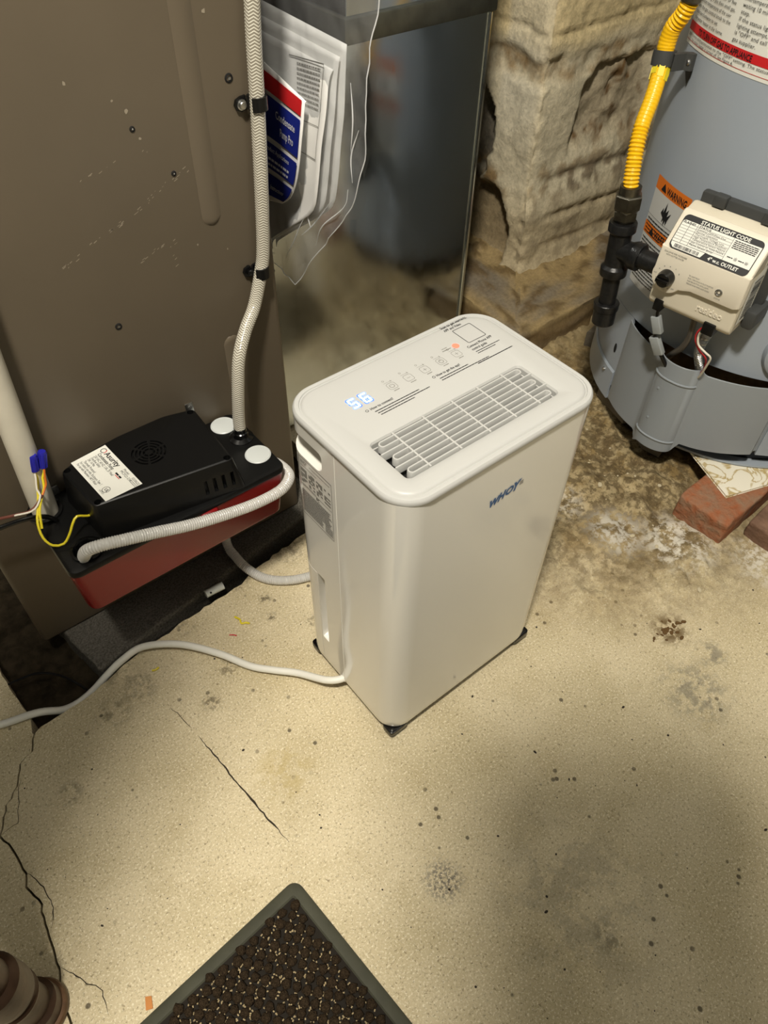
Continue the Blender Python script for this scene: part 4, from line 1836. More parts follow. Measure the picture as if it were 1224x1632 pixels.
bm = NB()
prof = []
seg = 96
loops = []
for r, z in ((HR - .012, .206), (HR - .001, .206), (HR, .2068), (HR, 1.40), (HR - .01, 1.43), (.04, 1.44)):
    loops.append([(r * math.cos(2 * PI * i / seg), r * math.sin(2 * PI * i / seg), z) for i in range(seg)])
rings(bm, loops, False, True)
hobj('jacket', bm, M_grayp)
bm = NB()
n = 70
A0, A1 = -28.5, 34.0
lo = []
for i in range(n + 1):
    a = A1 + (360 - (A1 - A0)) * i / n
    lo.append([cyl(a, .076, HR - .004), cyl(a, .076), cyl(a, .206), cyl(a, .206, HR - .004)])
rings(bm, lo)
hobj('lower_jacket', bm, M_grayp)
bm = NB()
lathe(bm, [(.196, .058), (.196, .206), (.190, .206)], (0, 0, 0), (0, 0, 1), 64)
hobj('combustion_chamber', bm, M_insul)
bm = NB()
lathe(bm, [(.214, .054), (.214, .080), (.19, .080)], (0, 0, 0), (0, 0, 1), 72)
hobj('base_pan', bm, M_blackg)
bm = NB()
lathe(bm, [(.205, .0505), (HR, .0505), (HR + .0006, .0520), (HR, .0545), (.213, .0545)], (0, 0, 0), (0, 0, 1), 84)
hobj('base_rim', bm, M_grayp)
bm = NB()
lo = []
for i in range(60):
    a = A1 + 20 + (360 - (A1 - A0) - 21.5) * i / 59
    lo.append([cyl(a, .0500, HR), cyl(a, .0500, HR + .003), cyl(a, .1000, HR + .003), cyl(a, .1035, HR + .0005)])
rings(bm, lo)
hobj('base_skirt', bm, M_grayp)
bm = NB()
lathe(bm, [(.0030, -.001), (.0030, .0016), (.0022, .0028)], cyl(-36.5, .090, HR + .003), cyl(-36.5, 0, 1), 12)
hobj('skirt_screw', bm, M_steel)
bm = NB()
q = [cyl(-34.2 + .95 * math.cos(2 * PI * i / 14), .137 + .0085 * math.sin(2 * PI * i / 14), HR + .0004) for i in range(14)]
bm.faces.new([bm.verts.new(p) for p in q])
hobj('slot_hole', bm, M_dark)


# apron over the burner opening, with an upright half-round housing
def apron_off(a):
    d = .004 + .020 * math.sin(PI * max(0, min(1, (a - A0) / (A1 - A0)))) ** .8
    c, hw = -.6, 6.9
    t = (a - c) / hw
    if abs(t) < 1.25:
        if abs(t) < 1:
            d = max(d, .020 + .0190 * math.sqrt(max(0, 1 - t * t)))
        d += .004 * sstep(1.25, .95, abs(t))
    if a > 31.5:
        d -= .007 * sstep(31.5, 32.8, a)
    return d


AA = sorted(set([A0 + (A1 + 3 - A0) * i / 70 for i in range(71)] + [-.6 + 6.9 * math.sin(PI / 2 * (i / 12)) for i in range(-12, 13)] + [31.5, 32.1, 32.8]))


def apron_z(a, top):
    if top:
        return .2045 + .010 * sstep(8.5, 6.0, abs(a + .6))
    zb = .078 - .016 * sstep(8.8, 6.5, abs(a + .6)) + .004 * sstep(8, 30, a) - .018 * sstep(-4, -9, a)
    return zb


bm = NB()
lo = []
for a in AA:
    off = apron_off(a)
    lo.append([cyl(a, apron_z(a, 0), HR + off - .0012), cyl(a, apron_z(a, 0), HR + off), cyl(a, apron_z(a, 1) - .0008, HR + off), cyl(a, apron_z(a, 1), HR + off - .0006), cyl(a, apron_z(a, 1), HR + off - .0014)])
rings(bm, lo)
apron = hobj('apron', bm, M_graya)
for zc in (.082, .187):
    bm = NB()
    pts = [cyl(-.6 + 6.7 * math.sin(PI / 2 * i / 10), zc - .001 * abs(i) / 5, HR + apron_off(-.6 + 6.7 * math.sin(PI / 2 * i / 10)) + .0002) for i in range(-10, 11)]
    tube(bm, pts, .0016, 8, .004)
    hobj('housing_bead', bm, M_graya, apron)
for zc in (.166, .112):
    bm = NB(); lathe(bm, [(.0022, -.0005), (.0021, .0007), (.001, .0010)], cyl(-3.6, zc, HR + apron_off(-3.6)), cyl(-3.6, 0, 1), 10)
    hobj('rivet', bm, M_graya, apron)
bm = NB()
lathe(bm, [(.040, -.004), (.0400, .002), (.0375, .008), (.030, .0125), (.018, .0155), (.002, .0165)], cyl(30.5, .252, HR - .002), cyl(30.5, 0, 1), 40)
hobj('view_port_cover', bm, M_grayp)


# ---- labels on the jacket (arc length x from the heater's front line, height z)
def jf(h):
    return lambda x, z: cyl(math.degrees(x / HR), z, HR + h)


ax = lambda deg: R(deg) * HR
f0, f1, f2 = jf(.0004), jf(.0008), jf(.0012)
wx0, wx1 = ax(-38.8), ax(-19.4)
bm = NB(); patch(bm, wx0, wx1, .250, .386, f0, 10, 1); lab_w = hobj('warning_label', bm, M_glabel)
bm = NB(); patch(bm, wx0, wx1, .386, .4035, f0, 10, 1)
hobj('orange_band', bm, M_orange, lab_w)
bm = NB(); patch(bm, wx0, wx1, .3255, .3415, f1, 10, 1)
hobj('orange_band', bm, M_orange, lab_w)
bm = NB()
for zt, sz in ((.3895, .0130), (.3285, .0130)):
    text(bm, 'WARNING', sz, lambda x, z: f2(wx0 + .030 + x, zt + z) + cyl(0, 0, 0), .02, width=.042)
    poly(bm, [(wx0 + .016, zt + .0005), (wx0 + .0285, zt + .0005), (wx0 + .0222, zt + .0105)], f2)
rl = random.Random(5)
fi = [(.030, .366), (.034, .374), (.035, .368), (.039, .383), (.0405, .370), (.045, .376), (.0445, .366), (.051, .373), (.047, .362), (.0455, .354), (.043, .361), (.041, .352), (.039, .360), (.036, .355), (.0365, .362)]
poly(bm, [(wx0 + x, z - .001) for x, z in fi], f2)
patch(bm, wx0, wx1, .3520, .3524, f2, 8)
for i in range(5):
    dashes(bm, wx0 + .004, wx1 - .003 - (.03 if i == 4 else 0), .3475 - i * .0046 - .0012, .0015, f2, rl, .2)
for i in range(13):
    dashes(bm, wx0 + .004, wx1 - .003, .3190 - i * .0048, .0015, f2, rl, .2)
hobj('label_print', bm, M_ink, lab_w, smooth=0)

gx0, gx1 = ax(-47.2), ax(38)
bm = NB(); patch(bm, gx0, gx1, .5495, .80, f0, 40, 1); lab_g = hobj('instruction_label', bm, M_label)
bm = NB(); patch(bm, gx0, gx1, .5630, .5725, f1, 40, 1); patch(bm, gx0, gx1, .5535, .5540, f1, 40, 1); hobj('red_band', bm, M_redink, lab_g)
f2 = jf(.0012)
bm = NB()


def gtext(s, deg, z, size, w, b=.0):
    text(bm, s, size, lambda x, y: f2(ax(deg) + x, z + y), b, width=w)


gtext('TO TURN OFF GAS TO APPLIANCE', -40, .5644, .0086, .098, .02)
gtext('gas control/thermostat to the "OFF" setting. The status light will', -46, .5588, .0046, .170)
gtext('the water heater is turned off. See Figure A.', -43, .5545, .0046, .088)
colL = ['of the "Gas Control/Thermostat" is', 'shut off the burner, wait for', 'temperature of the any', 'the burner in about four or five', '"OFF" setting. If you then smell gas,', 'maximum temperature of the user', 'turn the gas control knob to the', 'counterclockwise to set', 'the water heater in the home.']
for i, s in enumerate(reversed(colL)):
    gtext(s, -45, .5760 + i * .0062, .0052, min(.075, .0023 * len(s)))
colR = ['5. Wait 10 minutes before', 'the wait 10 minutes before', 'If the status light turns a', 'overtemperature sends it', 'waiting 10 minutes before a', 'step.', 'If the status light does not start', 'lighting attempt, turn the gas', 'is "OFF" and call a qualified service', 'gas supplier.']
for i, s in enumerate(reversed(colR)):
    gtext(s, -24, .5765 + i * .0064, .0056, .0026 * len(s))
hobj('label_print', bm, M_ink, lab_g, smooth=0)

# ---- gas control valve
bm = NB()
box(bm, -.030, .030, -.245, -.21, .30, .39, .006)
hub = hobj('gas_valve', bm, M_dgray)


def vpart(name, bm, m, smooth=30):
    return obj(name, bm, m, hub, local=True, smooth=smooth)


def side_prism(bm, prof, x0, x1, bev):
    """profile given as (depth d, z), swept along the valve's width"""
    pts = roundpoly(prof, .005, 4)
    lo = []
    for x, s in ((x0, bev), (x0 + .3 * bev, .3 * bev), (x0 + bev, 0), (x1 - bev, 0), (x1 - .3 * bev, .3 * bev), (x1, bev)):
        pp = inset_pts(pts, s) if s else pts
        lo.append([(x, -d, z) for d, z in pp])
    rings(bm, lo)


bm = NB()
# wound so that insets shrink
side_prism(bm, [(.243, .300), (.288, .296), (.294, .303), (.295, .380), (.265, .414), (.243, .420)], -.064, .050, .004)
vpart('valve_body', bm, M_valve)
bm = NB()
kc = (-.0455, .3435)
circ = [(kc[0] + .0215 * math.cos(R(t)), kc[1] + .0215 * math.sin(R(t))) for t in range(160, 340, 12)]
cov = [(.0505, .3805), (-.0645, .3805)] + circ + [(-.0215, .3335), (-.012, .3365), (.044, .3365), (.0505, .3400)]
cov = list(reversed(cov))
lo = []
for d, s in ((.286, 0), (.2985, 0), (.3002, .0008), (.3008, .0022)):
    pp = inset_pts(cov, -s) if s else cov
    # outline runs clockwise seen from the front, so the inset sign is flipped
    lo.append([(x, -d, z) for x, z in pp])
rings(bm, lo)
vpart('front_cover', bm, M_valve2)
bm = NB()
side_prism(bm, [(.262, .378), (.2965, .3735), (.3008, .3785), (.2700, .4140), (.262, .4165)], -.0645, .0505, .004)
vpart('sloped_cover', bm, M_valve2)
bm = NB()
box(bm, -.058, .060, -.2440, -.2320, .292, .431, .003)
for xx in (-.040, .022):
    box(bm, xx, xx + .016, -.2510, -.2380, .420, .4340, .002)
vpart('back_plate', bm, M_dgray)
bm = NB()
box(bm, .0505, .066, -.268, -.225, .300, .325, .004)
vpart('side_bracket', bm, M_dgray)

# label on the slope
pA, pB = Vector((0, -.3008 - .0006, .3795)), Vector((0, -.2703 - .0006, .4140))
ev = (pB - pA).normalized()
en = Vector((0, -ev.z, ev.y))
if en.y > 0:
    en = -en
LH = (pB - pA).length


def sl(h):
    return lambda x, y: Vector((x, 0, 0)) + pA + ev * (y + .0015) + en * h


lx0, lx1, LHH = -.0575, .0435, LH - .0035
s0, s1, s2 = sl(.0003), sl(.0006), sl(.0009)
bm = NB(); poly(bm, rrect(lx0, lx1, 0, LHH, .006, 5), s0); vpart('status_label_border', bm, M_ink)
bm = NB()
ins = rrect(lx0 + .0010, lx1 - .0010, .0010, LHH - .0010, .0052, 5)
yb, yt = .0082, LHH - .0072
# white field, leaving the black title bar and the black outlet bar
poly(bm, [(lx0 + .0010, yb), (lx1 - .001, yb), (lx1 - .001, yt), (lx0 + .0040, yt), (lx0 + .0018, yt - .001), (lx0 + .0010, yt - .003)], s1)
poly(bm, [(lx0 + .0060, .0012), (lx0 + .042, .0012), (lx0 + .045, yb), (lx0 + .0012, yb), (lx0 + .002, .0045)], s1)
vpart('status_label', bm, M_label)
bm = NB()
for i in range(22):
    w = rl.uniform(.0004, .0011)
    patch(bm, lx0 + .007 + i * .00145, lx0 + .007 + i * .00145 + w, .0020, .0062, s2)
for i in range(1, 8):
    yy = yb + (yt - yb) * i / 8
    patch(bm, lx0 + .0015, lx0 + .020, yy, yy + .00025, s2)
    patch(bm, lx0 + .020, lx0 + .066, yy, yy + .00020, s2)
for xx in (.011, .0205, .066):
    patch(bm, lx0 + xx, lx0 + xx + .0004, yb - (0 if xx > .03 else .0), yt, s2)
patch(bm, lx0 + .001, lx0 + .048, yb - .0002, yb + .0002, s2)


def stext(s, x, y, size, w=None, b=0.0, tgt=s2):
    text(bm, s, size, lambda u, v: tgt(lx0 + x + u, y + v), b, width=w)


stext('FLASHES', .0025, yt - .0036, .0038, .0150, .02)
stext('STATUS', .0225, yt - .0036, .0038, .0150, .02)
rows_ = ['Control OFF/Pilot Out', 'Normal Operation', 'Thermopile Voltage Low', 'High Temperature Shutdown', 'Temperature Sensor Failure', 'Gas Control or Valve Failure', 'Flame Sensor Error']
for i, s in enumerate(rows_):
    stext(s, .0222, yt - (yt - yb) * (i + 2) / 8.6 + .0006 - .0006, .0031, min(.042, .0017 * len(s)))
for i in range(5):
    dashes(bm, lx0 + .0685, lx1 - .003, yt - .0030 - i * .0021, .0011, s2, rl, .2)
for xx in (.080, .0935):
    for k in range(8):
        a = 2 * PI * k / 8
        c_, s_ = math.cos(a), math.sin(a)
        q = [(xx + lx0 + c_ * .0011 - s_ * .00018, .0135 + s_ * .0011 + c_ * .00018), (xx + lx0 + c_ * .0011 + s_ * .00018, .0135 + s_ * .0011 - c_ * .00018),
             (xx + lx0 + c_ * .0024 + s_ * .00018, .0135 + s_ * .0024 - c_ * .00018), (xx + lx0 + c_ * .0024 - s_ * .00018, .0135 + s_ * .0024 + c_ * .00018)]
        poly(bm, q, s2)
    ringflat(bm, lx0 + xx, .0135, .0006, .0010, s2, 10)
dashes(bm, lx0 + .0695, lx0 + .0765, .0130, .0011, s2, rl, .2)
dashes(bm, lx0 + .0835, lx0 + .0905, .0130, .0011, s2, rl, .2)
vpart('label_print', bm, M_ink, 0)
bm = NB()
stext('STATUS LIGHT CODE', .022, LHH - .0062, .0062, .062, .025)
vpart('label_print', bm, M_label, 0)
bm = NB()
stext('4" w.c. OUTLET', .051, .0018, .0058, .038, .025)
vpart('label_print', bm, M_label, 0)
# print, knob and reset button on the cover
fv = lambda x, z: Vector((x, -.3011, z))
bm = NB()
text(bm, 'SCALDING RISK INCREASES', .0030, lambda x, z: fv(-.0590 + x, .3740 + z), .01, width=.030)
text(bm, 'WITH HOTTER WATER', .0030, lambda x, z: fv(-.0560 + x, .3705 + z), .01, width=.024)
for i, s in enumerate(('TO LIGHT PILOT', 'PUSH, THEN HOLD IN PILOT POSITION', 'PUSH RED BUTTON UNTIL LIGHTS', 'RELEASE KNOB WHEN LIGHT BLINKS')):
    text(bm, s, .0026, lambda x, z: fv(-.0200 + x, .3560 - i * .0034 + z), .01, width=.0010 * len(s))
text(bm, 'STATUS', .0024, lambda x, z: fv(.0180 + x, .3420 + z), .01, width=.0075)
for wd, t, w_ in (('OFF', -48, .0040), ('PILOT', -92, .0050), ('VAC', -138, .0040), ('HOT', 178, .0040), ('A', 62, .0014), ('B', 36, .0014)):
    a = R(t)
    px, pz = kc[0] + .0165 * math.cos(a), kc[1] + .0162 * math.sin(a)
    text(bm, wd, .0028, lambda x, z: fv(px - w_ / 2 + x, pz - .0010 + z), .01, width=w_)
for t in (150, 120, 90, -70, -115, 200):
    a = R(t)
    px, pz = kc[0] + .0145 * math.cos(a), kc[1] + .0145 * math.sin(a)
    patch(bm, px - .0006, px + .0006, pz - .0006, pz + .0006, fv)
vpart('valve_print', bm, M_gink, 0)
bm = NB()
text(bm, 'resideo', .0125, lambda x, z: Vector((.0000 + x, -.2956, .3150 + z)), .015, width=.034)
ex = bmesh.ops.extrude_face_region(bm, geom=bm.faces[:])
for g in ex['geom']:
    if isinstance(g, bmesh.types.BMVert):
        g.co.y += .0012
vpart('embossed_name', bm, M_valve2)
bm = NB()
lathe(bm, [(.0105, 0), (.0105, .006), (.0095, .0085), (.0090, .012), (.0080, .0128)], (kc[0], -.3005, kc[1]), (0, -1, 0), 28)
box(bm, kc[0] - .0085, kc[0] + .0085, -.3165, -.3125, kc[1] - .0025, kc[1] + .0025, .001)
vpart('knob', bm, M_blackg)
bm = NB()
lathe(bm, [(.0046, 0), (.0046, .0012), (.0036, .0016), (.0030, .0004), (.0001, .0002)], (.0215, -.3005, .3510), (0, -1, 0), 20)
vpart('status_light', bm, M_steel)
bm = NB()
box(bm, -.0530, -.0415, -.2975, -.280, .2930, .3080, .001)
vpart('wire_socket', bm, M_blackp)
bm = NB()
box(bm, .0165, .0320, -.2975, -.270, .2900, .3060, .001)
vpart('wire_socket', bm, M_blackp)
bm = NB()
pf2 = lambda d, z: Vector((.0512, -d, z))
poly(bm, [(.252, .312), (.288, .312), (.290, .372), (.256, .385)], pf2)
vpart('side_label', bm, M_label)
bm = NB()
pf3 = lambda d, z: Vector((.0516, -d, z))
for i in range(16):
    patch(bm, .258, .282, .318 + i * .0033, .318 + i * .0033 + rl.uniform(.0008, .002), pf3)
vpart('side_print', bm, M_ink, 0)

# tubes and leads under the valve
def hpart(name, pts, r, m, step=.003, seg=10):
    bm = NB()
    tube(bm, pts, r, seg, step)
    return vpart(name, bm, m)


hpart('pilot_tube', [(-.0030, -.275, .300), (-.0030, -.270, .282), (-.0030, -.266, .258), (-.0085, -.262, .236), (-.0200, -.254, .216), (-.030, -.236, .196)], .0042, M_wgry)
hpart('flexible_tube', [(.0240, -.276, .298), (.0220, -.274, .284), (.0170, -.270, .262), (.0150, -.262, .238), (.0200, -.250, .212), (.0250, -.238, .185)], ridged(.0052, .0010, .0036), M_steel, .0009)
hpart('white_lead', [(.0220, -.288, .300), (.0150, -.290, .284), (.0180, -.288, .268), (.0300, -.286, .260), (.0375, -.283, .254), (.0350, -.276, .236), (.0280, -.262, .208), (.020, -.248, .188)], .0014, M_wwht)
hpart('red_lead', [(.0195, -.288, .300), (.0115, -.288, .285), (.0110, -.284, .270), (.0200, -.280, .255), (.0300, -.274, .244), (.0300, -.264, .222), (.022, -.25, .196)], .0012, M_wred)
hpart('dark_lead', [(-.047, -.290, .296), (-.047, -.288, .284), (-.0455, -.286, .272)], .0020, M_blackp)
for (a, b, w) in (((-.0485, -.286, .279), (-.0385, -.284, .256), .0062), ((-.0435, -.280, .246), (-.0300, -.276, .222), .0068)):
    a, b = Vector(a), Vector(b)
    bm = NB()
    M_ = frame_z(a, b - a, (1, 0, 0))
    prism(bm, rrect(-w, w, -.0042, .0042, .0012, 3), 0, (b - a).length, .0008, M=M_)
    vpart('lead_plug', bm, mat('frosted_plug', (150, 155, 156), .35))
hpart('dark_lead', [(-.0385, -.284, .258), (-.042, -.282, .250), (-.0435, -.280, .245)], .0022, M_blackp)
hpart('dark_lead', [(-.0300, -.276, .224), (-.0240, -.272, .214), (-.0180, -.266, .202), (-.010, -.256, .186)], .0030, M_blackp)
hpart('orange_lead', [(-.012, -.262, .190), (-.008, -.268, .196), (-.004, -.262, .186)], .0011, M_wred)

# ------------------------------------------------------------------ black iron gas pipe and yellow flexible gas line
gas = thing('iron_gas_pipe', 'black iron pipe tee with capped drip leg in front of the grey water heater', 'pipe', HC, R(-82))


def gpart(name, bm, m, parent=gas):
    return obj(name, bm, m, parent, local=True)


TD, TX, TZ = .268, -.1335, .335
bm = NB()
lathe(bm, [(.0110, -.0370), (.0175, -.0370), (.0182, -.0355), (.0182, -.0255), (.0170, -.0240), (.0145, -.0215), (.0145, .0215), (.0170, .0240), (.0182, .0255), (.0182, .0355), (.0175, .0370), (.0110, .0370)], (TX, -TD, TZ), (-.06, 0, 1), 28)
lathe(bm, [(.0140, .004), (.0145, .016), (.0175, .0225), (.0182, .024), (.0182, .0335), (.0172, .0350), (.0110, .0350)], (TX, -TD, TZ), (1, 0, 0), 28)
gpart('tee', bm, M_iron)
bm = NB(); lathe(bm, [(.0125, .030), (.0125, .090)], (TX, -TD, TZ), (1, 0, 0), 24); gpart('nipple', bm, M_iron)
bm = NB(); lathe(bm, [(.0118, -.095), (.0118, -.034)], (TX, -TD, TZ), (-.06, 0, 1), 24); gpart('nipple', bm, M_iron)
bm = NB(); lathe(bm, [(.0090, -.1130), (.0140, -.1125), (.0158, -.1105), (.0160, -.0900), (.0175, -.0890), (.0178, -.0800), (.0170, -.0790), (.0118, -.0785)], (TX, -TD, TZ), (-.06, 0, 1), 28); gpart('end_cap', bm, M_iron)
UX = TX - .06 * .037
bm = NB(); lathe(bm, [(.0105, .034), (.0105, .046)], (TX, -TD, TZ), (-.06, 0, 1), 24); gpart('nipple', bm, M_nut)
bm = NB(); hexa(bm, .0158, .040, .0535, (TX, -TD, TZ), (-.06, 0, 1)); gpart('hex_nut', bm, M_nut)
bm = NB(); hexa(bm, .0180, .0550, .0730, (TX, -TD, TZ), (-.06, 0, 1)); gpart('hex_nut', bm, M_nut)
bm = NB(); lathe(bm, [(.0150, .0525), (.0150, .0560)], (TX, -TD, TZ), (-.06, 0, 1), 24); gpart('washer', bm, M_nut)
bm = NB(); lathe(bm, [(.0135, .0725), (.0135, .0830), (.0118, .0835)], (TX, -TD, TZ), (-.06, 0, 1), 24); gpart('collar', bm, M_nut)

line = thing('yellow_gas_line', 'ribbed yellow flexible gas line bending up beside the grey heater', 'gas line', HC, R(-82))
GL = [(-.1385, -.268, .412), (-.1420, -.2660, .428), (-.1490, -.2580, .455), (-.1555, -.2450, .480), (-.1590, -.2300, .503), (-.1640, -.2160, .523), (-.1690, -.2050, .540), (-.1715, -.2010, .556), (-.1690, -.2010, .572), (-.1610, -.2030, .586), (-.1560, -.2040, .600)]


def glr(s, L):
    f = s / L
    amp = .0008
    if .34 < f < .86:
        amp = .00018
    base = .0094 + (.0010 * sstep(.70, .76, f) * sstep(.90, .84, f))
    return base + amp * math.sin(2 * PI * s / .0044)


bm = NB(); tube(bm, GL, glr, 20, .0009); obj('flexible_line', bm, M_yellow, line, local=True, smooth=50)
bm = NB(); lathe(bm, [(.0105, 0), (.0118, .002), (.0118, .012), (.0100, .013), (.0100, .10)], GL[-1], (.05, 0, 1), 22)
obj('end_fitting', bm, M_nut, line, local=True)
bm = NB()
for q in range(7):
    a = 2 * PI * q / 7
    box(bm, -.0035, .0035, .0095, .0103, -.005 - .003 * (q % 3), .006, M=frame_z((-.1660, -.2115, .529), (-.05, .12, .2)) @ Matrix.Rotation(a, 4, 'Z'))
obj('torn_sleeve', bm, mat('yellow_tape', (214, 196, 40), .5), line, local=True)

brk = thing('pipe_bracket', 'dark grey strap bracket clamping the yellow gas line to the heater', 'bracket', HC, R(-82))
bm = NB()
lathe(bm, [(.0106, -.008), (.0135, -.008), (.0138, 0), (.0135, .008), (.0106, .008)], (-.1690, -.2050, .541), (-.10, .15, 1), 26, False, False)
lathe(bm, [(.0106, .008), (.0106, -.008)], (-.1690, -.2050, .541), (-.10, .15, 1), 26, False, False)
bmesh.ops.remove_doubles(bm, verts=bm.verts[:], dist=1e-5)
obj('strap', bm, M_dgray, brk, local=True)
bm = NB()
pa = [(-.158, -.206), (-.150, -.192), (-.143, -.186), (-.136, -.190), (-.138, -.194), (-.146, -.196), (-.153, -.212)]
rings(bm, [[(x, y, .531) for x, y in pa], [(x, y, .549) for x, y in pa]])
poly(bm, [(-.158, .531), (-.138, .531), (-.142, .510)], lambda x, z: Vector((x, -math.sqrt(max(HR * HR - x * x, 0)) - .0015, z)))
obj('bracket_arm', bm, M_dgray, brk, local=True)
bm = NB(); lathe(bm, [(.0036, 0), (.0036, .0015), (.0026, .0028)], (-.1420, -.1935, .540), (-.55, -.83, 0), 12)
obj('screw', bm, M_steel, brk, local=True)

# ------------------------------------------------------------------ brick, tile and shims under the heater
def brick_mesh(x0, x1, y0, y1, z0, z1, rot, piv, seed, m):
    bm = NB()
    box(bm, x0, x1, y0, y1, z0, z1, .003, 2)
    bmesh.ops.subdivide_edges(bm, edges=[e for e in bm.edges if e.calc_length() > .015], cuts=9, use_grid_fill=True)
    Mx = Matrix.Translation((piv[0], piv[1], 0)) @ Matrix.Rotation(rot, 4, 'Z') @ Matrix.Translation((-piv[0], -piv[1], 0))
    for v in bm.verts:
        p = v.co.copy()
        d = Vector((fbm(p.y * 60 + seed, p.z * 60, 1, 3), fbm(p.x * 60 + seed, p.z * 60, 2, 3), fbm(p.x * 50, p.y * 50 + seed, 3, 3) * .8))
        v.co = Mx @ (p + d * .0016)
    return obj('brick', bm, m, smooth=50)


tag(brick_mesh(.823, 1.00, .222, .302, -.001,   .0440, R(2.0), (.825, .22), 2, M_brick), 'orange red brick lying flat under the corner of the cream tile', 'brick')
tag(brick_mesh(.870, 1.07, .118, .212, -.001, .032, R(3), (.870, .212), 8, M_brick2), 'dusty greyish brick beside the orange red one at the right edge', 'brick')
bm = NB()
TP = [(.868, .256), (.908, .352), (1.05, .43), (1.15, .33), (1.02, .205)]
prism(bm, TP, .0449, .0490, .0008)
tag(obj('floor_tile', bm, M_tile), 'cream marbled tile wedged between the brick and the water heater', 'tile')
bm = NB()
prism(bm, [(.928, .545), (.905, .470), (.922, .462), (1.00, .50), (1.02, .58)], .018, .0490, .001)
tag(obj('wood_shim', bm, M_wood), 'long flat grey shim under the left rim of the water heater', 'shim')
bm = NB()
prism(bm, [(.905, .448), (.888, .415), (.893, .385), (.96, .40), (1.0, .46)], .012, .0490, .001)
tag(obj('wood_shim', bm, M_wood), 'small grey wedge under the heater apron housing', 'shim')
bm = NB()
prism(bm, [(1.02, .655), (1.06, .60), (1.14, .60), (1.14, .68)], .012, .0490, .002)
tag(obj('stone_scrap', bm, M_wood), 'grey stone scrap under the back of the water heater by the wall', 'stone')

# ------------------------------------------------------------------ door mat
MR = R(4.5)
MP = Vector((.086, .2300, 0))
MM = Matrix.Translation(MP) @ Matrix.Rotation(MR, 4, 'Z')
matt = thing('door_mat', 'dark brown knobbly door mat with an olive rubber border', 'mat', (MP.x, MP.y, 0), MR)
bm = NB()
o = rrect(-.60, 0, -.42, 0, .011, 6)
inn = rrect(-.587, -.013, -.407, -.013, .002, 6)
rings(bm, [[(x, y, .0005) for x, y in o], [(x, y, .0018) for x, y in o], [(x, y, .0042) for x, y in inset_pts(o, .004)], [(x, y, .0046) for x, y in rrect(-.5885, -.0115, -.4085, -.0115, .0025, 6)], [(x, y, .0030) for x, y in inn]], True, False)
obj('rubber_border', bm, M_rubber, matt, local=True)
bm = NB()
bm.faces.new([bm.verts.new((x, y, .0030)) for x, y in rrect(-.5872, -.0128, -.4072, -.0128, .002, 6)])
obj('backing', bm, mat('mat_backing', (30, 25, 18), .95), matt, local=True, smooth=0)
# one nub, shared by all
nub = NB()
bmesh.ops.create_icosphere(nub, subdivisions=2, radius=1.0)
for v in nub.verts:
    k = 1 + .34 * fbm(v.co.x * 1.7, v.co.y * 1.7, v.co.z * 1.7, 3)
    v.co = Vector((v.co.x * .0049 * k, v.co.y * .0049 * k, .0054 + v.co.z * .0050 * k))
first = obj('pile_nub', nub, M_pile, matt, local=True, smooth=60)
spots = []
pt = .0098
for i in range(-70, 71):
    for j in range(-70, 71):
        a = R(40 - 4.5)
        gx, gy = i * pt, j * pt * 1.06
        x = gx * math.cos(a) - gy * math.sin(a) - .25
        y = gx * math.sin(a) + gy * math.cos(a) - .2
        if -.582 < x < -.0152 and -.402 < y < -.0152:
            w = MM @ Vector((x, y, 0))
            spots.append((math.hypot(w.x - .075, w.y - .215), x + rnd.gauss(0, .0003), y + rnd.gauss(0, .0003)))
spots.sort()
inview = [s for s in spots if s[0] < .26][:298]
rest = spots[len(inview):]
for k, (d, x, y) in enumerate(inview):
    c = first if k == 0 else dup_part(first, matt)
    c.location = (x, y, 0)
    c.rotation_euler = (0, 0, rnd.uniform(0, 6.28))
    s = rnd.uniform(.9, 1.12)
    c.scale = (s, s, rnd.uniform(.85, 1.15))
bm = NB()
for d, x, y in rest:
    if d < .42:
        r = bmesh.ops.create_icosphere(bm, subdivisions=1, radius=1.0)
        for v in r['verts']:
            v.co = Vector((x + v.co.x * .0050, y + v.co.y * .0050, .0040 + v.co.z * .0036))
obj('pile_nubs', bm, M_pile, matt, local=True, kind='stuff')
bm = NB()
for d, x, y in inview:
    for q in range(rnd.choice((2, 3, 3, 4))):
        a = rnd.uniform(0, 6.28)
        fx, fy = x + .0053 * math.cos(a), y + .0053 * math.sin(a)
        if fx > -.017 or fy > -.017:
            continue
        L_ = rnd.uniform(.0006, .0013)
        box(bm, -L_, L_, -.0006, .0006, -.0004, .0004, M=Matrix.Translation((fx, fy, rnd.uniform(.0038, .0058))) @ Euler((rnd.uniform(-.5, .5), rnd.uniform(-.5, .5), rnd.uniform(0, 6.28))).to_matrix().to_4x4())
obj('pile_flecks', bm, M_tan, matt, local=True, kind='stuff', smooth=0)

# ------------------------------------------------------------------ iron post at the lower left
post = thing('iron_post', 'dark brown iron pipe post with a flanged foot at lower left', 'post', (-.166, .283, 0))
bm = NB()
lathe(bm, [(.0250, 0), (.0262, .002), (.0266, .007), (.0255, .010), (.0225, .012), (.0200, .013)], (-.166, .283, .0), (0, 0, 1), 36)
obj('foot', bm, M_postrim, post)
bm = NB()
lathe(bm, [(.0185, .010), (.0185, .085)], (-.166, .283, 0), (0, 0, 1), 36)
lathe(bm, [(.0230, .010), (.0230, .030), (.0205, .032), (.0185, .034)], (-.166, .283, 0), (0, 0, 1), 36)
obj('tube', bm, M_post, post)
bm = NB()
lathe(bm, [(.0190, .072), (.0222, .074), (.0228, .078), (.0205, .082), (.0205, .086), (.0232, .090), (.0240, .098), (.0240, .13), (.0205, .135), (.0185, .137), (.0185, 1.20)], (-.166, .283, 0), (0, 0, 1), 36)
obj('turned_sleeve', bm, M_post, post)
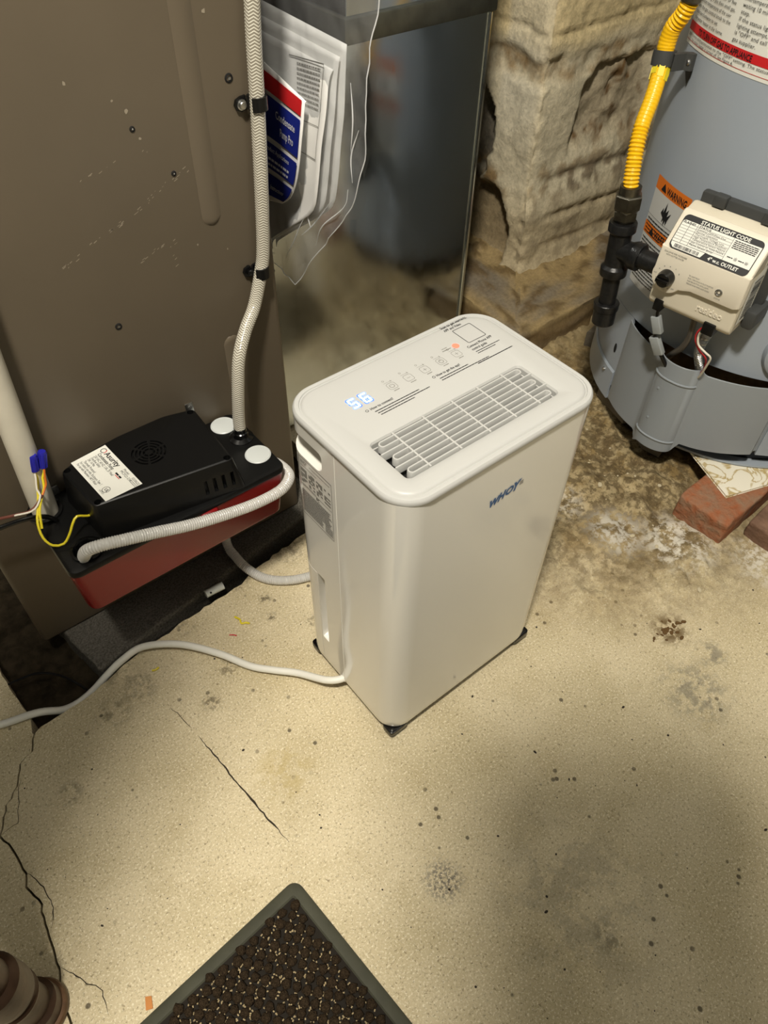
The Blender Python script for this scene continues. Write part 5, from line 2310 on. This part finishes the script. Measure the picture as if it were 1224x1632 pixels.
bm = NB()
prism(bm, [(-.233, .036), (-.162, .090), (-.074, .152), (-.074, .198), (-.150, .198), (-.150, .30), (-.182, .30), (-.182, .198), (-.95, .198), (-.95, .036)], 1.20, 1.235)
obj('shade_shelf', bm, M_wood, post)  # unseen shelf, added and cut to shade the floor at left

# unseen round pipe, added overhead to shade the floor at lower right
bm = NB()
tube(bm, [(-1.3, -1.36, 1.22), (-.6, -.66, 1.22), (.03, -.03, 1.22)], .09, 28, .1)
o = obj('shade_pipe_1', bm, M_galv)
o['kind'] = 'structure'

# ------------------------------------------------------------------ small things on the floor
bm = NB()
tube(bm, [(.193, .6000, .0072), (.205, .5995, .0072), (.219, .5985, .0072)], .0055, 14, .004)
plug = obj('plastic_fitting', bm, mat('white_plug', (206, 210, 204), .4))
tag(plug, 'small white plastic end fitting lying at the slab edge under the pump', 'fitting')
bm = NB(); lathe(bm, [(.0014, 0), (.0014, .0004)], (.199, .5955, .0108), (0, -.6, .8), 10)
obj('pin_hole', bm, M_dark, plug)


def scrap(name, pts, r, m, label, group=None):
    bm = NB(); tube(bm, pts, r, 6, .002)
    return tag(obj(name, bm, m), label, 'scrap', group)


scrap('wire_scrap', [(.206, .548, .0022), (.209, .540, .0030), (.2075, .534, .0022), (.213, .531, .0022), (.216, .527, .0022)], .0013, M_wyel, 'bent yellow wire scrap on the floor left of the dehumidifier')
scrap('wire_scrap', [(.083, .543, .0020), (.087, .541, .0024), (.0915, .542, .0020)], .0013, M_wyel, 'short yellow wire scrap on the floor beside the white cord')
scrap('wire_scrap', [(.186, .529, .0012), (.190, .526, .0012), (.193, .522, .0012)], .0008, M_wred, 'tiny red wire scrap on the floor near the bent yellow one')
bm = NB(); prism(bm, [(-.089, .2215), (-.083, .2190), (-.0795, .2290), (-.0845, .2320)], .0004, .0016, .0002)
tag(obj('wood_chip', bm, M_chip), 'flat orange wood chip beside the left edge of the door mat', 'chip')
pr = random.Random(17)
bm = NB()
for i in range(300):
    x, y = pr.uniform(-.12, .8), pr.uniform(-.14, .56)
    if abs(x - DXc) < .125 and abs(y - DYc) < .09 or (x < .13 and y < .245):
        continue
    s = pr.choice((.0004, .0005, .0006, .0006, .0008, .0013)) * pr.uniform(.7, 1.2)
    r = bmesh.ops.create_icosphere(bm, subdivisions=1, radius=1.0)
    Mx = Matrix.Translation((x, y, s * .3)) @ Matrix.Rotation(pr.uniform(0, 6.3), 4, 'Z') @ Matrix.Diagonal((s * pr.uniform(.8, 1.8), s, s * .45, 1))
    for v in r['verts']:
        v.co = Mx @ v.co
o = obj('floor_grit', bm, M_speck, kind='stuff')
tag(o, 'scattered dark grit and crumbs over the concrete floor', 'grit')
bm = NB()
for i in range(100):
    x, y = pr.gauss(.84, .14), pr.gauss(.40, .15)
    if abs(x - DXc) < .14 and abs(y - DYc) < .10 or math.hypot(x - 1.114, y - .424) < .26 or (.80 < x < 1.2 and .08 < y < .32):
        continue
    s = pr.choice((.0010, .0014, .0018, .0030)) * pr.uniform(.7, 1.3)
    z = max(0, rough(x, y).z) if (.5 < x < 1.45 and .06 < y < .95) else 0
    r = bmesh.ops.create_icosphere(bm, subdivisions=1, radius=1.0)
    Mx = Matrix.Translation((x, y, z + s * .2)) @ Matrix.Rotation(pr.uniform(0, 6.3), 4, 'Z') @ Matrix.Diagonal((s * pr.uniform(.8, 1.8), s, s * .6, 1))
    for v in r['verts']:
        v.co = Mx @ v.co
o = obj('plaster_crumbs', bm, mat('lime_crumb', (184, 172, 144), .9), kind='stuff')
tag(o, 'pale plaster crumbs on the rough ground by the water heater', 'crumbs')
bm = NB()
for i in range(26):
    x, y = .651 + pr.gauss(0, .014), .176 + pr.gauss(0, .007)
    s = pr.uniform(.001, .0028)
    r = bmesh.ops.create_icosphere(bm, subdivisions=1, radius=1.0)
    Mx = Matrix.Translation((x, y, s * .3)) @ Matrix.Rotation(pr.uniform(0, 6.3), 4, 'Z') @ Matrix.Diagonal((s * 1.6, s, s * .5, 1))
    for v in r['verts']:
        v.co = Mx @ v.co
o = obj('dirt_clump', bm, mat('brown_dirt', (92, 68, 36), .95), kind='stuff')
tag(o, 'crumbled brown dirt clump on the floor right of the dehumidifier', 'dirt')
